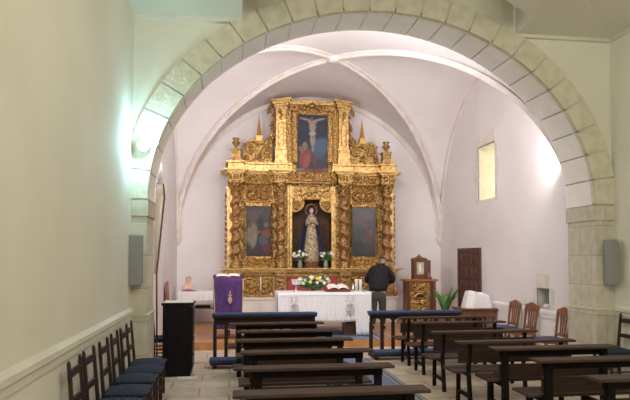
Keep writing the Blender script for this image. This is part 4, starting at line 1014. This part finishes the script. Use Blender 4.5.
# low table with white bundle
pa = ray(462, 309, 'y', 12.3); pb = ray(498, 309, 'y', 12.3)
t = empty('low_wooden_table', ((pa.x+pb.x)/2, 12.62, ZC+.001), 0, 'low brown wooden table near the panelled door by right wall', 'table')
hw = (pb.x-pa.x)/2; zt = pa.z-ZC
MB().box(-hw, hw, -.30, .30, zt-.035, zt).obj('tabletop', M['brown'], t, bevel=.005); MB().box(-hw+.03, hw-.03, -.26, .26, zt-.17, zt-.035).obj('apron', M['brown'], t, bevel=.004)
for sx in (-1, 1):
    for sy in (-1, 1): MB().box(sx*(hw-.05)-.025, sx*(hw-.05)+.025, sy*.24-.025, sy*.24+.025, 0, zt-.17).obj('leg', M['brown'], t, bevel=.004)
tx, tz = (pa.x+pb.x)/2, ZC+zt
rnd = random.Random(9); mb = MB()
def bund(u, v):
    a = 2*pi*u; c, n_ = cos(a), sin(a)
    def sq(q): return (1 if q > 0 else -1)*abs(q)**.6
    top = .33+.05*(1 if c < 0 else -1)*abs(c)
    k = min(1, v/.62); shrink = 1-.10*k-.12*k*(c > 0)*c
    if v <= .62:
        x = .33*sq(c)*shrink; y = .22*sq(n_)*(1-.12*k); z = top*k
    else:
        q_ = (1-v)/.38; x = .30*sq(c)*shrink*q_**.8-.03; y = .22*sq(n_)*.88*q_**.8; z = top*q_+.345*(1-q_)+.02*sin(pi*q_)
    return (x+.012*sin(a*6+2)*(1-k)+(.05*k if c < -.2 else 0), y+.02*sin(a*7)*(1-k), z*.95+.010*sin(a*5+v*6)*k*(v < .95))
mb.grid(bund, 48, 14)
tag(mb.obj('cloth_covered_bundle', M['cloth'], loc=(tx+.06, 12.60, tz+.002)), 'white cloth draped over a lump on the low brown table', 'cloth')
MB_ = MB().lathe([(.03, 0), (.035, .03), (.01, .05)], seg=12); tag(MB_.obj('small_brass_bell', M['fringe'], loc=(tx-hw+.08, 12.38, tz+.002)), 'small brass object at the near left corner of low table', 'bell')

# ------------------------------------------------------------------ kneelers
def kneeler(name, x0, x1, yc, h, label, arches=True):
    L_ = x1-x0; t = empty(name, ((x0+x1)/2, yc, 0), 0, label, 'kneeler', None); hw = L_/2
    MB().box(-hw, hw, -.12, .10, h-.045, h).obj('top_pad', M['bluepad'], t, bevel=.012)
    MB().box(-hw+.01, hw-.01, -.10, .08, h-.08, h-.045).obj('top_board', M['pew'], t, bevel=.004)
    n = max(3, round(L_/.21)); sp = (L_-.10)/n
    xs = [-hw+.05+sp*i for i in range(n+1)]
    for x in xs: MB().box(x-.03, x+.03, -.03, .03, .06, h-.20).obj('baluster', M['pew'], t, bevel=.006)
    pr = [(xs[0]-.022, h-.08), (xs[0]-.022, h-.2)]
    for i in range(n):
        a, b_ = xs[i]+.022, xs[i+1]-.022; c = (a+b_)/2; r = (b_-a)/2
        pr += [(c-r*cos(pi*k/10), h-.2+(min(.10, r*.8) if arches else .0)*sin(pi*k/10)) for k in range(11)]
    pr += [(xs[-1]+.022, h-.2), (xs[-1]+.022, h-.08)]
    # split concave polygon into columns
    mb = MB(); low = pr[1:-1]
    for i in range(len(low)-1):
        (ax, az), (bx, bz) = low[i], low[i+1]
        if bx-ax > 1e-4: mb.prism([(ax, az), (bx, bz), (bx, h-.08), (ax, h-.08)], 'y', -.02, .02)
    mb.obj('arcade', M['pew'], t)
    for s in (-1, 1):
        mb = MB(); mb.box(s*(hw-.05)-.03, s*(hw-.05)+.03, -.48, .12, 0, .06); mb.obj('foot', M['pew'], t, bevel=.006)
    MB().box(-hw+.02, hw-.02, -.04, .04, .06, .10).obj('bottom_rail', M['pew'], t)
    MB().box(-hw-.02, hw-.08, -.50, -.22, .06, .10).obj('kneeling_board', M['pew'], t, bevel=.004)
    MB().box(-hw-.03, hw-.07, -.51, -.21, .10, .155).obj('kneeling_pad', M['bluepad'], t, bevel=.015)
    return t
p0 = ray(212, 314, 'y', 10.35); p1 = ray(317, 314, 'y', 10.35)
kneeler('padded_kneeler', p0.x, p1.x, 10.4, .86, 'long kneeler with blue padded top in front of the left pews', False)
p0 = ray(370, 311, 'y', 10.7); p1 = ray(463, 311, 'y', 10.7)
kneeler('padded_kneeler', p0.x, p1.x, 10.84, .82, 'long kneeler with blue padded top in front of the right pews')

# ------------------------------------------------------------------ pews
PL_ = 1.48; HP = .81
def pewA(loc, label):
    t = empty('pew', loc, 0, label, 'pew', 'dark wooden pews'); hw = PL_/2
    MB().box(-hw, hw, -.09, .07, HP-.028, HP).obj('top_ledge', M['pewtop'], t, bevel=.004)
    mb = MB(); mb.prism([(-.012, HP-.26), (.012, HP-.26), (-.008, HP-.10), (-.032, HP-.10)], 'x', -hw+.02, hw-.02); mb.obj('backboard', M['pew'], t)
    MB().box(-hw-.02, hw+.02, .04, .24, .42, .448).obj('seat_plank', M['pewtop'], t, bevel=.004); MB().box(-hw-.02, hw+.02, .25, .42, .42, .448).obj('seat_plank', M['pewtop'], t, bevel=.004)
    for s in (-1, 1):
        x = s*(hw-.16)
        mb = MB(); mb.bar((x, -.03, 0), (x, .03, .44), .045, .05, up=(0,1,0)); mb.bar((x, .03, .44), (x, -.03, HP-.03), .045, .045, up=(0,1,0)); mb.obj('leg', M['pewblack'], t, bevel=.004)
        mb = MB(); mb.bar((x, .37, 0), (x, .35, .40), .045, .045, up=(0,1,0)); mb.obj('leg', M['pewblack'], t, bevel=.004)
        MB().box(x-.018, x+.018, 0, .36, .13, .17).obj('stretcher', M['pewblack'], t); MB().box(x-.02, x+.02, .02, .38, .385, .42).obj('seat_bearer', M['pewblack'], t)
    return t
def pewB(loc, label):
    t = empty('pew', loc, 0, label, 'pew', 'dark wooden pews'); hw = PL_/2
    MB().box(-hw, hw, -.12, .08, HP-.026, HP).obj('top_ledge', M['pewtop'], t, bevel=.005)
    MB().box(-hw+.10, hw-.10, -.03, .0, HP-.10, HP-.026).obj('ledge_apron', M['pewblack'], t, bevel=.003)
    MB().box(-hw+.10, hw-.10, .0, .025, .47, .62).obj('backboard', M['pew'], t, bevel=.003)
    MB().box(-hw-.02, hw+.02, .04, .40, .42, .45).obj('seat', M['pewtop'], t, bevel=.005)
    for s in (-1, 1):
        x = s*(hw-.15)
        MB().box(x-.035, x+.035, -.06, .0, 0, HP-.026).obj('leg', M['pewblack'], t, bevel=.004); MB().box(x-.03, x+.03, .32, .38, 0, .42).obj('leg', M['pewblack'], t, bevel=.004)
        MB().box(x-.02, x+.02, .0, .32, .12, .17).obj('stretcher', M['pewblack'], t); MB().box(x-.02, x+.02, .0, .32, .37, .42).obj('seat_bearer', M['pewblack'], t)
    return t
ordn = ['first', 'second', 'third', 'fourth', 'fifth', 'sixth', 'seventh']
Ltop = [(229.5, 322.6), (237, 330), (235, 338.7), (240.5, 350), (242.5, 365.5), (232.5, 390)]
b0 = None
for i, (px, py) in enumerate(Ltop):
    p = ray(px, py, 'z', HP); loc = (p.x+PL_/2, p.y-.08, 0)
    lb = 'dark pew of the left block, %s row behind the blue padded kneeler' % ordn[i]
    k_ = (.97, .95, .97, .96, .94, 1.0)[i]; loc = (p.x+PL_/2*k_, loc[1], 0)
    if b0 is None: b0 = q_ = pewB(loc, lb)
    else: q_ = dup(b0, loc, 0, lb)
    q_.scale.x = k_
Rtop = [(398, 316.7), (411.6, 321.6), (430, 330.7), (454.2, 340.3), (487.6, 346.3), (528.3, 357.5), (585, 375)]
a0 = None
for i, (px, py) in enumerate(Rtop):
    p = ray(px, py, 'z', HP); loc = (p.x+PL_/2, p.y-(.07 if i < 4 else .08), 0)
    lb = 'dark pew of the right block, %s row behind the blue padded kneeler' % ordn[i]
    if i == 0: a0 = pewA(loc, lb)
    elif i < 4: dup(a0, loc, 0, lb)
    else: dup(b0, loc, 0, lb).scale.x = 1.0

# ------------------------------------------------------------------ person
def skinned(name, verts, edges, radii, m, parent, sub=2, root=0, flat=None):
    me = bpy.data.meshes.new(name); me.from_pydata(verts, edges, []); me.update(); me.materials.append(m)
    o = bpy.data.objects.new(name, me); COL.objects.link(o); o.parent = parent
    md = o.modifiers.new('sk', 'SKIN'); md.use_smooth_shade = True
    sv = me.skin_vertices[0].data if me.skin_vertices else None
    if sv is None:
        import bmesh
        bm = bmesh.new(); bm.from_mesh(me); bm.verts.layers.skin.new(); bm.to_mesh(me); bm.free(); sv = me.skin_vertices[0].data
    for i, r in enumerate(radii):
        sv[i].radius = r if isinstance(r, tuple) else (r, r); sv[i].use_root = (i == root)
    s = o.modifiers.new('su', 'SUBSURF'); s.levels = sub; s.render_levels = sub
    return o
pp = ray(378, 300, 'y', 13.55)
per = empty('person', (pp.x, 13.55, ZC+.011), radians(-14), 'person in black coat and dark trousers bending forward beside the altar, back turned', 'person')
# local: faces +Y, bent forward
V = [(0,0,.90), (.01,.03,1.02), (.03,.10,1.18), (.055,.20,1.32), (.08,.29,1.39), (.10,.34,1.41), (.115,.39,1.43)]
E = [(0,1),(1,2),(2,3),(3,4),(4,5),(5,6)]
R = [(.14,.11), (.14,.11), (.155,.12), (.15,.11), (.065,.065), (.055,.055), (.06,.07)]
def addv(v, r, par): V.append(v); R.append(r); E.append((par, len(V)-1)); return len(V)-1
ends = {}
for s in (-1, 1):
    h = addv((s*.09, 0, .84), (.085, .09), 0); k = addv((s*.10, .03, .49), .058, h); an = addv((s*.11, -.02, .09), .04, k); addv((s*.12, .12, .035), (.035, .03), an)
    sh = addv((.05+s*.17, .22, 1.34), (.06, .06), 3); el = addv((.04+s*.28, .22, 1.10), .045, sh); wr = addv((s*.17, .42, 1.06), .03, el); pa_ = addv((s*.14, .49, 1.07), (.034, .018), wr)
    for q_, (ox, L_) in enumerate(((-.027, .065), (-.009, .075), (.009, .07), (.026, .055))):
        f1 = addv((s*.13+ox, .535, 1.065), .009, pa_); f2 = addv((s*.125+ox, .535+L_*.55, 1.045), .008, f1); addv((s*.125+ox, .535+L_*.7, 1.02), .007, f2)
    th = addv((s*.10, .47, 1.05), .010, pa_); addv((s*.085, .51, 1.035), .008, th)
skinned('body', V, E, R, M['skin'], per)
mb = MB(); hc = Vector((.125, .42, 1.465)); Rh = Matrix.Rotation(radians(-48), 3, 'X')
mb.ell(hc, (.077, .095, .112), 18, 14, rot=Rh)
def hp(x, y, z): return hc + Rh @ Vector((x, y, z))
mb.ell(hp(0, .10, -.01), (.013, .02, .02)); mb.ell(hp(0, .088, -.05), (.025, .012, .007))
for s in (-1, 1): mb.ell(hp(s*.078, -.005, -.01), (.012, .022, .033)); mb.ell(hp(s*.03, .085, .015), (.013, .01, .008))
mb.obj('head', M['skin'], per)
mb = MB()
mb.ell(hc+Rh @ Vector((0, -.014, .02)), (.084, .098, .108), 20, 14, rot=Rh, fn=lambda t, a: 1+.02*sin(a*13)*sin(t*9)); mb.obj('hair', M['hair'], per)
CV = [(0,-.01,.83), (0,.0,.92), (.01,.03,1.04), (.03,.11,1.20), (.055,.20,1.35), (.08,.27,1.40), (.09,.31,1.41)]; CE = [(i, i+1) for i in range(6)]; CRd = [(.22,.16), (.225,.165), (.24,.175), (.245,.175), (.20,.135), (.11,.09), (.08,.075)]
for s in (-1, 1):
    n0 = len(CV); CV += [(.05+s*.17, .20, 1.325), (.05+s*.25, .20, 1.20), (.04+s*.30, .22, 1.08), (.02+s*.23, .34, 1.06), (s*.18, .42, 1.06)]; CRd += [(.095,.09), .085, .072, .06, .05]; CE += [(4, n0), (n0, n0+1), (n0+1, n0+2), (n0+2, n0+3), (n0+3, n0+4)]
skinned('coat', CV, CE, CRd, M['coat'], per)
TV = [(0,-.0,.90), (0,0,.82)]; TE = [(0,1)]; TR = [(.15,.12), (.15,.125)]
for s in (-1, 1):
    n0 = len(TV); TV += [(s*.09, 0, .70), (s*.10, .02, .48), (s*.11, -.02, .10)]; TR += [(.10,.105), .082, .068]; TE += [(1, n0), (n0, n0+1), (n0+1, n0+2)]
skinned('trousers', TV, TE, TR, M['trousers'], per)
for s in (-1, 1):
    mb = MB(); mb.ell((s*.12, .05, .045), (.048, .145, .045), 14, 8); mb.v = [(x, y, max(0, z)) for x, y, z in mb.v]; mb.obj('shoe', M['shoe'], per)

per.scale = (1.04, 1.0, 1.02)
# ------------------------------------------------------------------ lights
w = bpy.data.worlds.new('World'); scene.world = w; w.use_nodes = True
w.node_tree.nodes['Background'].inputs[0].default_value = (1.0, .96, .84, 1); w.node_tree.nodes['Background'].inputs[1].default_value = .8
def area(name, loc, rot, sx, sy, p, c):
    l = bpy.data.lights.new(name, 'AREA'); l.shape = 'RECTANGLE'; l.size = sx; l.size_y = sy; l.energy = p; l.color = c
    o = bpy.data.objects.new(name, l); COL.objects.link(o); o.location = loc; o.rotation_euler = rot; return o
area('nave_fill', (2.2, 2.6, 4.9), (radians(62), 0, 0), 3.5, 1.2, 112, (.98, .95, .80))  # added area light out of frame, brightens the arch wall
area('chancel_fill', (2.2, 9.5, 5.3), (radians(62), 0, 0), 2.6, .5, 90, (1.0, .91, .92))  # added fill without a fixture, softly brightens vault, walls and altarpiece

cam = bpy.data.cameras.new('Camera'); co = bpy.data.objects.new('Camera', cam); COL.objects.link(co)
cam.sensor_width = 36; cam.lens = 36*F/630; cam.shift_y = SH/630; cam.clip_end = 100
co.location = (0, 0, H); co.rotation_euler = (pi/2+PITCH, 0, -YAW); scene.camera = co
scene.view_settings.view_transform = 'Standard'; scene.view_settings.look = 'None'; scene.view_settings.exposure = .08; scene.view_settings.gamma = 1
